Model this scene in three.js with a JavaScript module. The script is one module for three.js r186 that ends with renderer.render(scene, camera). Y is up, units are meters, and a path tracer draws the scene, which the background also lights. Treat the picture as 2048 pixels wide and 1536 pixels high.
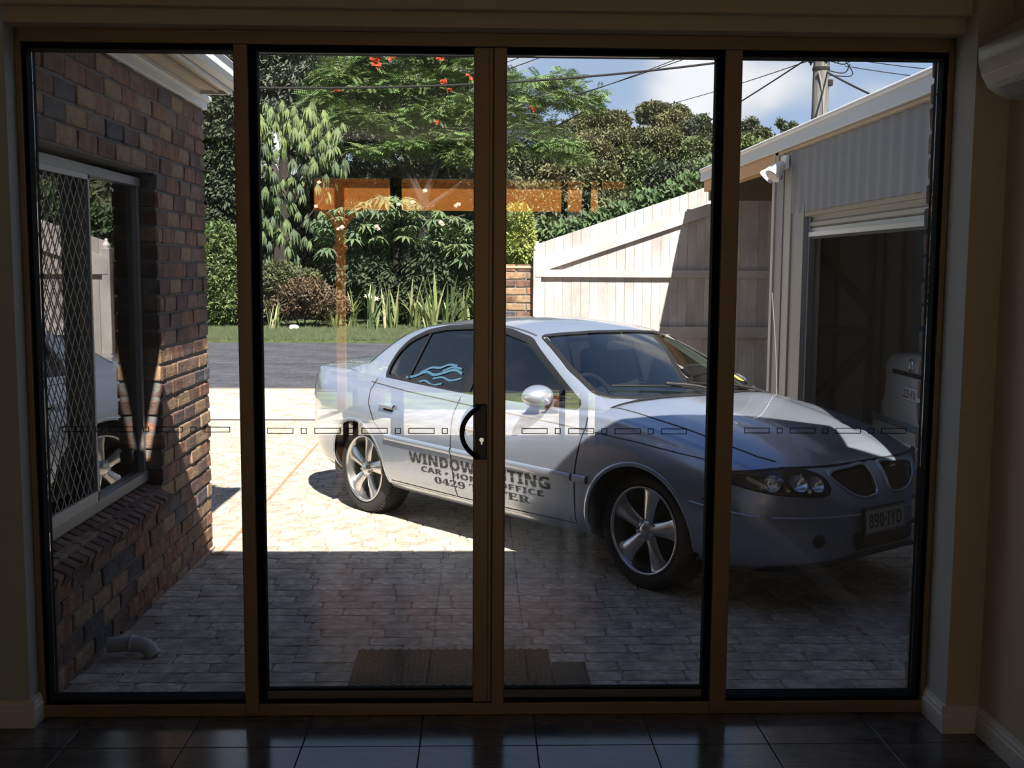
import * as THREE from 'three';
import { RoundedBoxGeometry } from 'three/addons/geometries/RoundedBoxGeometry.js';
import { mergeGeometries, toCreasedNormals } from 'three/addons/utils/BufferGeometryUtils.js';
import { MeshBVH } from 'three-mesh-bvh';

// ---------------------------------------------------------------- camera, sky, sun, exposure
const scene = new THREE.Scene();
const camera = new THREE.PerspectiveCamera(38.007, 2048 / 1536, 0.05, 900);
camera.rotation.order = 'YXZ';
camera.position.set(-0.0367, 1.608, 3.8848);
camera.rotation.set(-0.1039, -0.03, 0.0061);
const renderer = new THREE.WebGLRenderer({ antialias: true });
renderer.toneMapping = THREE.LinearToneMapping;
renderer.toneMappingExposure = 0.92;
renderer.shadowMap.enabled = true;

const TO_SUN = new THREE.Vector3(0.20, 1, 0.82).normalize();
const sun = new THREE.DirectionalLight(0xfff5e6, 22.5);
sun.position.copy(TO_SUN).multiplyScalar(60);
sun.castShadow = true;
sun.shadow.mapSize.set(4096, 4096);
Object.assign(sun.shadow.camera, { left: -30, right: 30, top: 30, bottom: -30, near: 1, far: 160 });
scene.add(sun, sun.target);

// seeded randomness and noise
function rng(seed) { let s = seed >>> 0; return () => { s = (s + 0x6d2b79f5) | 0; let t = Math.imul(s ^ (s >>> 15), 1 | s); t = (t + Math.imul(t ^ (t >>> 7), 61 | t)) ^ t; return ((t ^ (t >>> 14)) >>> 0) / 4294967296; }; }
const hash3 = (x, y, z) => { let h = Math.imul(x, 374761393) ^ Math.imul(y, 668265263) ^ Math.imul(z, 2147483647 - 98765431); h = Math.imul(h ^ (h >>> 13), 1274126177); return ((h ^ (h >>> 16)) >>> 0) / 4294967296; };
const fade = (t) => t * t * t * (t * (t * 6 - 15) + 10), mix = (a, b, t) => a + (b - a) * t, clamp = (x, a = 0, b = 1) => Math.min(b, Math.max(a, x));
const sstep = (a, b, x) => { const t = clamp((x - a) / (b - a)); return t * t * (3 - 2 * t); };
function noise3(x, y, z, per = 0) {
  const X = Math.floor(x), Y = Math.floor(y), Z = Math.floor(z), u = fade(x - X), v = fade(y - Y), w = fade(z - Z), m = (k) => (per ? ((k % per) + per) % per : k);
  const h = (a, b, c) => hash3(m(X + a), m(Y + b), Z + c);
  return mix(mix(mix(h(0, 0, 0), h(1, 0, 0), u), mix(h(0, 1, 0), h(1, 1, 0), u), v), mix(mix(h(0, 0, 1), h(1, 0, 1), u), mix(h(0, 1, 1), h(1, 1, 1), u), v), w);
}
function fbm(x, y, z, oct = 5) { let s = 0, a = 0.5, n = 0; for (let i = 0; i < oct; i++) { s += a * noise3(x, y, z); n += a; a *= 0.5; x = x * 2.03 + 7.1; y = y * 2.03 + 3.7; z = z * 2.03 + 1.3; } return s / n; }

{ // computed sky: blue air, cumulus and thin cloud all round
  const W = 1024, H = 512, data = new Float32Array(W * H * 4);
  for (let r = 0; r < H; r++) {
    const el = ((r + 0.5) / H - 0.5) * Math.PI, y = Math.sin(el), c = Math.cos(el);
    for (let k = 0; k < W; k++) {
      const az = ((k + 0.5) / W - 0.5) * 2 * Math.PI, x = Math.cos(az) * c, z = Math.sin(az) * c;
      const up = Math.max(0, y);
      const hi = Math.pow(up, 0.62); let R = mix(0.74, 0.028, hi), G = mix(1.02, 0.095, hi), B = mix(1.42, 0.32, hi);
      const n = fbm(x * 5.2 + 11.3, y * 9.5 + 2.1, z * 5.2 + 4.4, 6), soft = fbm(x * 2.1 + 1.7, y * 4 + 8.2, z * 2.1 + 0.4, 4);
      // cumulus banks that stand beyond the hill, and the same kind of bank elsewhere
      const hd = Math.atan2(x, -z), bank = (a, e, ra, re) => Math.exp(-(((hd - a) / ra) ** 2) - (((el - e) / re) ** 2));
      const b = 0.26 * bank(0.185, 0.16, 0.045, 0.035) + 0.2 * bank(0.27, 0.16, 0.06, 0.04) - 0.25 * bank(0.085, 0.17, 0.065, 0.05) - 0.22 * bank(0.40, 0.175, 0.05, 0.04) - 0.26 * bank(0.262, 0.118, 0.020, 0.014) + 0.2 * bank(0.09, 0.125, 0.03, 0.012) + 0.22 * bank(0.35, 0.15, 0.03, 0.015);
      const d = n + 0.35 * (soft - 0.5) + b - 0.16 * sstep(0.2, 0.8, up), cover = sstep(0.45, 0.66, d), thick = sstep(0.42, 0.8, d);
      const veil = sstep(0.35, 0.7, soft) * 0.42 * (1 - 0.75 * sstep(0.15, 0.7, up));
      R = mix(R, 0.66, veil); G = mix(G, 0.80, veil); B = mix(B, 1.02, veil);
      const lum = (1.06 + 0.5 * thick * (0.5 + 0.9 * n)) * mix(1, 0.62, sstep(0.2, 0.7, up));
      R = mix(R, lum, cover); G = mix(G, lum * 1.0, cover); B = mix(B, lum * 1.02, cover);
      const o = (r * W + k) * 4;
      if (y < 0) { R = 0.2; G = 0.21; B = 0.2; }
      data[o] = R; data[o + 1] = G; data[o + 2] = B; data[o + 3] = 1;
    }
  }
  const sky = new THREE.DataTexture(data, W, H, THREE.RGBAFormat, THREE.FloatType);
  sky.mapping = THREE.EquirectangularReflectionMapping; sky.magFilter = sky.minFilter = THREE.LinearFilter; sky.needsUpdate = true;
  scene.background = sky; scene.environment = sky;
}

// ---------------------------------------------------------------- helpers
const V = (x, y, z) => new THREE.Vector3(x, y, z);
const taken = new Map();
function numbered(n) { const k = taken.get(n) || 0; taken.set(n, k + 1); return k ? n + '_' + String(k).padStart(3, '0') : n; }
function shade(o) { o.traverse((m) => { if (m.isMesh) { m.castShadow = true; m.receiveShadow = true; } }); return o; }
function tag(o, label, category, group) { o.userData.label = label; o.userData.category = category; if (group) o.userData.group = group; return o; }
function thing(name, label, category, pos = [0, 0, 0], turn = 0, group) { const g = new THREE.Group(); g.name = numbered(name); g.position.set(...pos); g.rotation.y = turn; scene.add(g); return tag(g, label, category, group); }
function part(parent, name, geo, mat, label) { const m = new THREE.Mesh(geo, mat); m.name = name; m.castShadow = m.receiveShadow = true; if (label) m.userData.label = label; parent.add(m); return m; }
function struct(name, geo, mat) { const o = geo ? new THREE.Mesh(geo, mat) : new THREE.Group(); o.name = name; o.castShadow = o.receiveShadow = true; o.userData.kind = 'structure'; scene.add(o); return o; }
function solo(name, geo, mat, label, category, group) { const m = new THREE.Mesh(geo, mat); m.name = numbered(name); m.castShadow = m.receiveShadow = true; scene.add(m); return tag(m, label, category, group); }
function stuffOf(m) { m.userData.kind = 'stuff'; return m; }
const lin = (r, g, b) => new THREE.Color().setRGB(r, g, b);
function std(color, rough = 0.8, metal = 0, extra = {}) { return new THREE.MeshStandardMaterial({ color: Array.isArray(color) ? lin(...color) : color, roughness: rough, metalness: metal, ...extra }); }
function phys(color, rough, metal, extra = {}) { return new THREE.MeshPhysicalMaterial({ color: Array.isArray(color) ? lin(...color) : color, roughness: rough, metalness: metal, ...extra }); }
function clean(g) { const h = g.index ? g.toNonIndexed() : g; for (const k of Object.keys(h.attributes)) if (!['position', 'normal', 'uv'].includes(k)) h.deleteAttribute(k); if (!h.attributes.normal) h.computeVertexNormals(); if (!h.attributes.uv) h.setAttribute('uv', new THREE.Float32BufferAttribute(new Float32Array(h.attributes.position.count * 2), 2)); return h; }
const merge = (...gs) => mergeGeometries(gs.flat(Infinity).map(clean));
// boxes from corner to corner; uv in metres on each face
function boxAB(a, b, bevel = 0) {
  const lo = [0, 1, 2].map((k) => Math.min(a[k], b[k])), hi = [0, 1, 2].map((k) => Math.max(a[k], b[k])), s = hi.map((h, k) => h - lo[k]);
  const g = bevel ? new RoundedBoxGeometry(s[0], s[1], s[2], 1, Math.min(bevel, ...s.map((v) => v * 0.49))) : new THREE.BoxGeometry(...s);
  g.translate((lo[0] + hi[0]) / 2, (lo[1] + hi[1]) / 2, (lo[2] + hi[2]) / 2);
  return metreUV(g);
}
function metreUV(g) {
  if (g.index) g = g.toNonIndexed();
  const p = g.attributes.position, n = g.attributes.normal, uv = new Float32Array(p.count * 2);
  for (let i = 0; i < p.count; i++) {
    const ax = Math.abs(n.getX(i)), ay = Math.abs(n.getY(i)), az = Math.abs(n.getZ(i));
    const [u, v] = ax > ay && ax > az ? [p.getZ(i), p.getY(i)] : ay > az ? [p.getX(i), p.getZ(i)] : [p.getX(i), p.getY(i)];
    uv[i * 2] = u; uv[i * 2 + 1] = v;
  }
  g.setAttribute('uv', new THREE.BufferAttribute(uv, 2));
  return g;
}
function bar(a, b, w, h, up = V(0, 1, 0)) { // a square-section bar between two points
  const d = b.clone().sub(a), len = d.length(), g = new THREE.BoxGeometry(w, h, len), z = d.normalize(), x = up.clone().cross(z).normalize(), y = z.clone().cross(x);
  g.applyMatrix4(new THREE.Matrix4().makeBasis(x, y, z).setPosition(a.clone().add(b).multiplyScalar(0.5)));
  return g;
}
function tube(pts, r, seg = 24, rad = 6) { return new THREE.TubeGeometry(new THREE.CatmullRomCurve3(pts), seg, r, rad); }
function taperTube(pts, radii, rad = 7, seg = 14) { // trunk or limb: radius interpolated along the curve
  const g = new THREE.TubeGeometry(new THREE.CatmullRomCurve3(pts), seg, 1, rad), p = g.attributes.position, c = new THREE.CatmullRomCurve3(pts), q = V(0, 0, 0);
  for (let i = 0; i <= seg; i++) { c.getPointAt(i / seg, q); const t = (i / seg) * (radii.length - 1), k = Math.min(radii.length - 2, Math.floor(t)), r = mix(radii[k], radii[k + 1], t - k); for (let j = 0; j <= rad; j++) { const n = i * (rad + 1) + j; p.setXYZ(n, q.x + (p.getX(n) - q.x) * r, q.y + (p.getY(n) - q.y) * r, q.z + (p.getZ(n) - q.z) * r); } }
  g.computeVertexNormals();
  return g;
}
function extrude(pts, depth, bevel = 0, holes = []) {
  const s = new THREE.Shape(pts.map((p) => new THREE.Vector2(...p)));
  for (const h of holes) s.holes.push(new THREE.Path(h.map((p) => new THREE.Vector2(...p))));
  return new THREE.ExtrudeGeometry(s, { depth, bevelEnabled: bevel > 0, bevelSize: bevel, bevelThickness: bevel, bevelSegments: 1, curveSegments: 6 });
}
// a periodic value-noise texture; fn(u, v, n) -> [r, g, b] or a single number, in 0..1
function noiseTex(size, fn, srgb = false) {
  const d = new Uint8Array(size * size * 4), n = (u, v, f, z = 0) => noise3(u * f, v * f, z, f);
  const f5 = (u, v, f, z = 0) => { let s = 0, a = 0.5; for (let i = 0; i < 4; i++) { s += a * n(u, v, f, z + i); f *= 2; a *= 0.5; } return s / 0.9375; };
  for (let y = 0; y < size; y++) for (let x = 0; x < size; x++) { let c = fn((x + 0.5) / size, (y + 0.5) / size, f5, n); if (!Array.isArray(c)) c = [c, c, c]; const o = (y * size + x) * 4; for (let k = 0; k < 3; k++) d[o + k] = clamp(c[k]) * 255; d[o + 3] = 255; }
  const t = new THREE.DataTexture(d, size, size); t.wrapS = t.wrapT = THREE.RepeatWrapping; t.magFilter = THREE.LinearFilter; t.minFilter = THREE.LinearMipmapLinearFilter; t.generateMipmaps = true; if (srgb) t.colorSpace = THREE.SRGBColorSpace; t.needsUpdate = true; return t;
}
function rep(t, u, v = u) { const c = t.clone(); c.repeat.set(u, v); c.needsUpdate = true; return c; }
function canvasTex(w, h, draw) { const c = document.createElement('canvas'); c.width = w; c.height = h; draw(c.getContext('2d'), w, h); const t = new THREE.CanvasTexture(c); t.colorSpace = THREE.SRGBColorSpace; t.magFilter = THREE.LinearFilter; return t; }
// PCHIP-like monotone interpolation through [x, y] rows (x ascending)
function curve(rows) {
  const n = rows.length, x = rows.map((r) => r[0]), y = rows.map((r) => r[1]), d = [], m = new Array(n);
  for (let i = 0; i < n - 1; i++) d.push((y[i + 1] - y[i]) / (x[i + 1] - x[i]));
  m[0] = d[0]; m[n - 1] = d[n - 2];
  for (let i = 1; i < n - 1; i++) { if (d[i - 1] * d[i] <= 0) m[i] = 0; else { const h0 = x[i] - x[i - 1], h1 = x[i + 1] - x[i], w1 = 2 * h1 + h0, w2 = h1 + 2 * h0; m[i] = (w1 + w2) / (w1 / d[i - 1] + w2 / d[i]); } }
  return (t) => { if (t <= x[0]) return y[0]; if (t >= x[n - 1]) return y[n - 1]; let i = 0; while (t > x[i + 1]) i++; const h = x[i + 1] - x[i], s = (t - x[i]) / h, s2 = s * s, s3 = s2 * s; return y[i] * (2 * s3 - 3 * s2 + 1) + m[i] * h * (s3 - 2 * s2 + s) + y[i + 1] * (-2 * s3 + 3 * s2) + m[i + 1] * h * (s3 - s2); };
}
// right-handed frames only: a mirrored frame would turn faces inside out
function reframe(g, x, y, z, p = [0, 0, 0]) { g = g.index ? g.toNonIndexed() : g; g.applyMatrix4(new THREE.Matrix4().makeBasis(x, y, z).setPosition(...p)); if (x.clone().cross(y).dot(z) < 0) for (const k of Object.keys(g.attributes)) { const A = g.attributes[k], s = A.itemSize, a = A.array; for (let i = 0; i < A.count; i += 3) for (let q = 0; q < s; q++) { const t = a[i * s + q]; a[i * s + q] = a[(i + 1) * s + q]; a[(i + 1) * s + q] = t; } } return g; }
const GA = -0.08, GB = 0.025, ZK = -10.3, YR = GA + GB * ZK;           // the drive falls gently from the house to the kerb
const gy = (z) => (z > ZK ? GA + GB * z : YR);
const grainTex = noiseTex(256, (u, v, f) => f(u, v, 24));
const coarseTex = noiseTex(256, (u, v, f) => f(u, v, 6, 9));
// ---------------------------------------------------------------- the room shell
const M = {
  wallWhite: std([0.50, 0.52, 0.52], 0.85), wallTan: std([0.60, 0.50, 0.36], 0.85), trimWhite: std([0.70, 0.68, 0.64], 0.5), ceiling: std([0.75, 0.73, 0.70], 0.9),
  bronze: phys([0.33, 0.235, 0.15], 0.42, 0.35), bronzeDark: std([0.05, 0.04, 0.035], 0.5, 0.3), gasket: phys([0.005, 0.005, 0.006], 0.85, 0, { specularIntensity: 0.25 }), black: std([0.008, 0.008, 0.009], 0.35), chrome: std([0.72, 0.72, 0.74], 0.18, 1),
  steel: std([0.55, 0.56, 0.58], 0.35, 0.9), white: std([0.72, 0.72, 0.70], 0.55), greyPlastic: std([0.16, 0.16, 0.17], 0.6), grout: std([0.05, 0.048, 0.045], 0.9),
};
M.glass = new THREE.MeshPhysicalMaterial({ color: lin(0.93, 0.94, 0.95), transmission: 1, roughness: 0, ior: 1.95, thickness: 0, specularIntensity: 1 });
M.safety = std([0.012, 0.012, 0.012], 0.7);
const HW = 1.5986, RX = 1.714, LX = -3.3, BACK = 6.1, CEIL = 2.7;

{ // floor: 400 mm porcelain tiles in dark grout; the ones by the door are laid one by one
  const fl = struct('floor');
  part(fl, 'grout', boxAB([LX - 0.2, -0.12, -0.12], [RX + 0.2, -0.004, BACK + 0.1]), M.grout);
  const tone = noiseTex(256, (u, v, f) => { const k = 0.5 + 0.5 * (f(u, v, 5) - 0.5) + 0.28 * (f(u, v * 4, 12, 5) - 0.5); return [0.40 * k + 0.14, 0.385 * k + 0.14, 0.37 * k + 0.14]; }, true);
  const tm = [0, 1, 2].map((k) => { const t = rep(tone, 1.4); t.offset.set(k * 0.31, k * 0.17); return phys([0.85, 0.85, 0.85], 0.16, 0, { map: t, roughnessMap: null, specularIntensity: 0.9 }); });
  const P = 0.396, X0 = -0.2325, Z0 = 0.261, rest = [[], [], []], R = rng(5);
  for (let i = -8; i < 5; i++) for (let k = -1; k < 15; k++) {
    const x0 = Math.max(LX, X0 + i * P + 0.0015), x1 = Math.min(RX, X0 + (i + 1) * P - 0.0015), z0 = Math.max(-0.1, Z0 + k * P + 0.0015), z1 = Math.min(BACK, Z0 + (k + 1) * P - 0.0015);
    if (x1 - x0 < 0.02 || z1 - z0 < 0.02) continue;
    const g = boxAB([x0, -0.03, z0], [x1, 0, z1], 0.002), v = Math.floor(R() * 3);
    if (k < 2) part(fl, 'tile', g, tm[v]); else rest[v].push(g);
  }
  rest.forEach((r, v) => { stuffOf(part(fl, 'tile_field', merge(r), tm[v])); });
}
struct('ceiling', boxAB([LX - 0.2, CEIL, -0.1], [RX + 0.2, CEIL + 0.04, BACK + 0.2]), M.ceiling);
// front wall round the sliding doors, with plastered reveals
struct('wall_front_left', boxAB([LX - 0.2, -0.02, -0.12], [-HW - 0.001, CEIL, 0.078]), M.wallWhite);
struct('wall_front_right', boxAB([HW + 0.001, -0.02, -0.12], [RX + 0.2, CEIL, 0.173]), M.wallTan);
struct('wall_front_lintel', merge(boxAB([-HW, 2.4, -0.12], [HW, CEIL, 0.078]), boxAB([-HW, 2.449, 0.078], [HW + 0.003, CEIL, 0.12], 0.006)), M.wallTan);
part(scene.getObjectByName('wall_front_right'), 'reveal', boxAB([HW - 0.0005, 0, 0.002], [HW + 0.0015, 2.4, 0.1735]), M.wallWhite, 'pale plastered reveal');
struct('wall_right', boxAB([RX, -0.02, 0.173], [RX + 0.2, CEIL, BACK + 0.2]), M.wallTan);
struct('wall_left', boxAB([LX - 0.2, -0.02, 0.078], [LX, CEIL, BACK + 0.2]), M.wallWhite);
// rear wall with its glazed opening to the patio
const OXL = -1.54, OXR = 1.06, OTOP = 2.39;
struct('wall_back', merge(boxAB([LX, -0.02, BACK], [OXL, CEIL, BACK + 0.12]), boxAB([OXR, -0.02, BACK], [RX, 2.31, BACK + 0.12]), boxAB([1.275, 2.31, BACK], [RX, CEIL, BACK + 0.12]), boxAB([OXL, OTOP, BACK], [1.275, CEIL, BACK + 0.12])), M.wallWhite);
{
  const d = struct('door_3');
  for (const [a, b] of [[OXL, OXL + 0.03], [-0.83, -0.73], [0.70, 0.752], [0.885, 0.962], [OXR - 0.03, OXR]]) part(d, 'stile', boxAB([a, 0, BACK + 0.03], [b, OTOP, BACK + 0.09], 0.003), M.bronzeDark);
  part(d, 'sill', boxAB([OXL, -0.02, BACK - 0.01], [OXR, 0.03, BACK + 0.1], 0.003), M.bronzeDark);
}
// skirting boards: a small lipped profile run along each wall foot
function skirting(name, a, b, nx, nz) {
  const dx = b[0] - a[0], dz = b[1] - a[1], L = Math.hypot(dx, dz), prof = [[0, 0], [0.016, 0], [0.016, 0.060], [0.013, 0.066], [0.012, 0.078], [0.008, 0.084], [0.006, 0.094], [0, 0.096]];
  const g = reframe(extrude(prof, L), V(nx, 0, nz), V(0, 1, 0), V(dx / L, 0, dz / L), [a[0], 0, a[1]]);
  return struct(name, g, M.trimWhite);
}
skirting('baseboard_left', [LX, 0.078], [-HW + 0.016, 0.078], 0, 1);
skirting('baseboard_left_reveal', [-HW, 0.002], [-HW, 0.0775], 1, 0);
skirting('baseboard_right_reveal', [HW, 0.1725], [HW, 0.002], -1, 0);
skirting('baseboard_right', [HW - 0.016, 0.173], [RX, 0.173], 0, 1);
skirting('baseboard_right_side', [RX, 0.173], [RX, BACK], -1, 0);

// ---------------------------------------------------------------- the glazed door wall: two fixed lights and two sliders
{
  const f = struct('trim_1');                                             // the outer frame
  const A = HW, T = 2.4;
  for (const [nm, a, b] of [['jamb', [-A, 0, -0.1], [-A + 0.020, T, 0]], ['jamb', [A - 0.020, 0, -0.1], [A, T, 0]], ['head', [-A, T - 0.046, -0.1], [A, T, 0]], ['sill', [-A, 0, -0.1], [A, 0.044, 0.0]]]) part(f, nm, boxAB(a, b, 0.003), M.bronze);
  for (const [nm, a, b] of [['gasket', [-A + 0.020, 0.044, -0.09], [-A + 0.034, T - 0.046, -0.012]], ['gasket', [A - 0.034, 0.044, -0.09], [A - 0.020, T - 0.046, -0.012]], ['gasket', [-A + 0.02, T - 0.066, -0.09], [A - 0.02, T - 0.046, -0.014]], ['gasket', [-A + 0.02, 0.044, -0.09], [A - 0.02, 0.058, -0.012]]]) part(f, nm, boxAB(a, b, 0.001), M.gasket, 'black weather seal');
 
}
const rectOutline = (w, h, t) => extrude([[-w / 2, -h / 2], [w / 2, -h / 2], [w / 2, h / 2], [-w / 2, h / 2]], 0.0008, 0, [[[-w / 2 + t, -h / 2 + t], [-w / 2 + t, h / 2 - t], [w / 2 - t, h / 2 - t], [w / 2 - t, -h / 2 + t]]]);
const longMark = rectOutline(0.0925, 0.0205, 0.0028), shortMark = rectOutline(0.0215, 0.0205, 0.0028);
function pane(parent, x0, x1, y0, y1, z) { return part(parent, 'pane', boxAB([x0, y0, z - 0.003], [x1, y1, z + 0.003]), M.glass); }
// marks: centres of the outlined rectangles of the safety strip printed on the pane
function marks(parent, z, y, list) { for (const [x, long] of list) part(parent, 'safety_mark', (long ? longMark : shortMark).clone().translate(x, y, z + 0.0032), M.safety, 'thin black outlined rectangle printed on the glass'); }
const PITCH = 0.1655;
const run = (x0, n, first = true) => { const out = []; for (let i = 0; i < n; i++) { out.push([x0 + i * PITCH, true]); if (i < n - 1 || !first) out.push([x0 + i * PITCH + 0.0825, false]); } return out; };
const MARKY = 1.032;
{ // fixed light on the left
  const w = struct('window_1');
  pane(w, -1.562, -0.84, 0.055, 2.34, -0.055); marks(w, -0.055, MARKY, run(-0.962 - 3 * PITCH, 4));
  part(w, 'mullion', boxAB([-0.868, 0.012, -0.07], [-0.820, 2.352, 0.010], 0.004), M.bronze);
}
{ // fixed light on the right
  const w = struct('window_2');
  pane(w, 0.815, 1.562, 0.055, 2.34, -0.055); marks(w, -0.055, MARKY, run(0.962, 4));
  part(w, 'mullion', boxAB([0.802, 0.012, -0.07], [0.862, 2.352, 0.010], 0.004), M.bronze);
}
function slider(n, x0, x1, stileSide) {
  const d = struct('door_' + n), z = -0.03;
  pane(d, x0, x1, 0.085, 2.33, z);
  const outer = stileSide > 0 ? [x0, x0 + 0.030] : [x1 - 0.030, x1];
  part(d, 'stile', boxAB([outer[0], 0.06, -0.055], [outer[1], 2.35, -0.006], 0.003), M.gasket, 'black outer stile seal');
  part(d, 'bottom_rail', boxAB([x0, 0.058, -0.055], [x1, 0.088, -0.012], 0.004), M.greyPlastic, 'grey bottom rail');
  part(d, 'track', boxAB([x0, 0.046, -0.09], [x1, 0.062, -0.056], 0.002), M.steel, 'bright metal track');
  part(d, 'gasket', boxAB([x0, 0.088, -0.04], [x1, 0.096, -0.016], 0.001), M.gasket);
  part(d, 'top_rail', boxAB([x0, 2.332, -0.055], [x1, 2.352, -0.014], 0.002), M.gasket);
  return d;
}
{
  const d = slider(1, -0.822, -0.052, 1);
  part(d, 'stile', boxAB([-0.056, 0.050, -0.05], [0.0105, 2.352, 0.004], 0.005), M.bronze);
  part(d, 'interlock', boxAB([-0.004, 0.052, -0.03], [0.010, 2.350, 0.0075], 0.003), M.bronze);
  marks(d, -0.03, MARKY, run(-0.735, 5).filter(([x]) => x < -0.10));
  const hx = -0.029, hz = 0.004;
  const h = part(d, 'handle_plate', boxAB([hx - 0.0215, 0.937, hz], [hx + 0.0215, 1.132, hz + 0.014], 0.004), M.black, 'black lock plate');
  const arc = []; for (let i = 0; i <= 16; i++) { const a = mix(-1.02, 1.02, i / 16); arc.push(V(hx - 0.006 - 0.093 * (Math.cos(a) - Math.cos(1.02)) / (1 - Math.cos(1.02)) * 0.64, 1.0345 + 0.0885 * Math.sin(a) / Math.sin(1.02), hz + 0.012 + 0.03 * Math.sqrt(Math.max(0, Math.cos(a * 1.5))))); }
  const pull = tube(arc, 0.0088, 40, 10); part(d, 'handle', pull, M.black, 'black curved pull handle');
  const lock = new THREE.CylinderGeometry(0.0078, 0.0078, 0.006, 20).rotateX(Math.PI / 2).translate(hx + 0.003, 1.008, hz + 0.016);
  part(d, 'lock', merge(lock, boxAB([hx - 0.0015, 0.990, hz + 0.012], [hx + 0.0075, 1.006, hz + 0.0185], 0.002)), M.chrome, 'bright key cylinder');
  part(d, 'screw', new THREE.CylinderGeometry(0.004, 0.004, 0.003, 12).rotateX(Math.PI / 2).translate(hx + 0.003, 1.11, hz + 0.014), M.greyPlastic);
}
{
  const d = slider(2, 0.055, 0.806, -1);
  part(d, 'stile', boxAB([0.0105, 0.036, -0.045], [0.057, 2.352, 0.012], 0.006), M.bronze);
  marks(d, -0.03, MARKY, run(0.162, 4));
}
{ // air conditioner on the right wall: lathe-like swept section, front at x = 1.50
  const t = thing('air_conditioner', 'white split system air conditioner mounted high on the right wall', 'air conditioner', [RX, 2.14, 0.40]);
  const prof = [[0, 0.025], [0.055, 0.0], [0.12, 0.002], [0.172, 0.032], [0.192, 0.065], [0.206, 0.11], [0.208, 0.15], [0.19, 0.178], [0.15, 0.20], [0.0, 0.23]];
  const body = extrude(prof.map(([x, y]) => [-x, y]).reverse(), 0.82, 0.006); part(t, 'casing', toCreasedNormals(body, 0.6), phys([0.36, 0.345, 0.28], 0.5, 0));
  part(t, 'front_panel', toCreasedNormals(extrude([[-0.198, 0.075], [-0.211, 0.112], [-0.2135, 0.15], [-0.197, 0.176], [-0.19, 0.174], [-0.2, 0.15], [-0.2, 0.112], [-0.19, 0.077]], 0.80, 0.002).translate(0, 0, 0.01), 0.5), phys([0.26, 0.24, 0.175], 0.3, 0, { clearcoat: 0.4, clearcoatRoughness: 0.2 }));
  part(t, 'louvre', bar(V(-0.176, 0.030, 0.05), V(-0.176, 0.030, 0.78), 0.012, 0.004), M.white);
  part(t, 'outlet', extrude([[-0.168, 0.024], [-0.125, 0.000], [-0.122, 0.006], [-0.163, 0.030]], 0.72, 0.001).translate(0, -0.003, 0.05), std([0.30, 0.31, 0.33], 0.5), 'grey air outlet slot');
  part(t, 'trim_line', extrude([[-0.199, 0.068], [-0.190, 0.056], [-0.184, 0.058], [-0.193, 0.070]], 0.82, 0.001), M.trimWhite);
}
// ---------------------------------------------------------------- brick wing on the left
const brickBump = noiseTex(256, (u, v, f) => 0.6 * f(u, v, 10) + 0.4 * f(u, v * 3, 20, 4));
const brickTone = noiseTex(256, (u, v, f) => { const k = 0.72 + 0.5 * (f(u, v, 8, 2) - 0.5) + 0.25 * (f(u, v * 3, 24, 6) - 0.5); return [k, k, k]; }, true);
const BRICKS = [[0.20, 0.105, 0.07], [0.26, 0.125, 0.075], [0.30, 0.19, 0.115], [0.34, 0.225, 0.14], [0.14, 0.085, 0.068], [0.085, 0.075, 0.085], [0.24, 0.15, 0.11], [0.18, 0.10, 0.09]].map((c, i) => { const t = rep(brickTone, 2.2); t.offset.set(i * 0.13, i * 0.29); return std(c.map((x) => x * 1.5), 0.9, 0, { map: t, bumpMap: rep(brickBump, 5), bumpScale: 0.004 }); });
const mortar = std([0.14, 0.135, 0.13], 0.95, 0, { bumpMap: rep(grainTex, 8), bumpScale: 0.002 });
// one brick: a block with worn, uneven arrises; three sizes of variant are shared
function brickGeo(l, h, d, seed) {
  const R = rng(seed), g = new RoundedBoxGeometry(l, h, d, 1, 0.009), p = g.attributes.position, off = {};
  for (let i = 0; i < p.count; i++) { const k = [p.getX(i) > 0, p.getY(i) > 0, p.getZ(i) > 0].join(); off[k] ||= [(R() - 0.5) * 0.008, (R() - 0.5) * 0.007, (R() - 0.5) * 0.006]; const o = off[k]; p.setXYZ(i, p.getX(i) + o[0], p.getY(i) + o[1], p.getZ(i) + o[2]); }
  g.computeVertexNormals(); return metreUV(g);
}
const COURSE = 0.0905, BL = 0.240;
const brickFull = [1, 2, 3, 4].map((s) => brickGeo(0.230, 0.078, 0.11, s)), brickHalf = [5, 6].map((s) => brickGeo(0.110, 0.078, 0.11, s));
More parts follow.
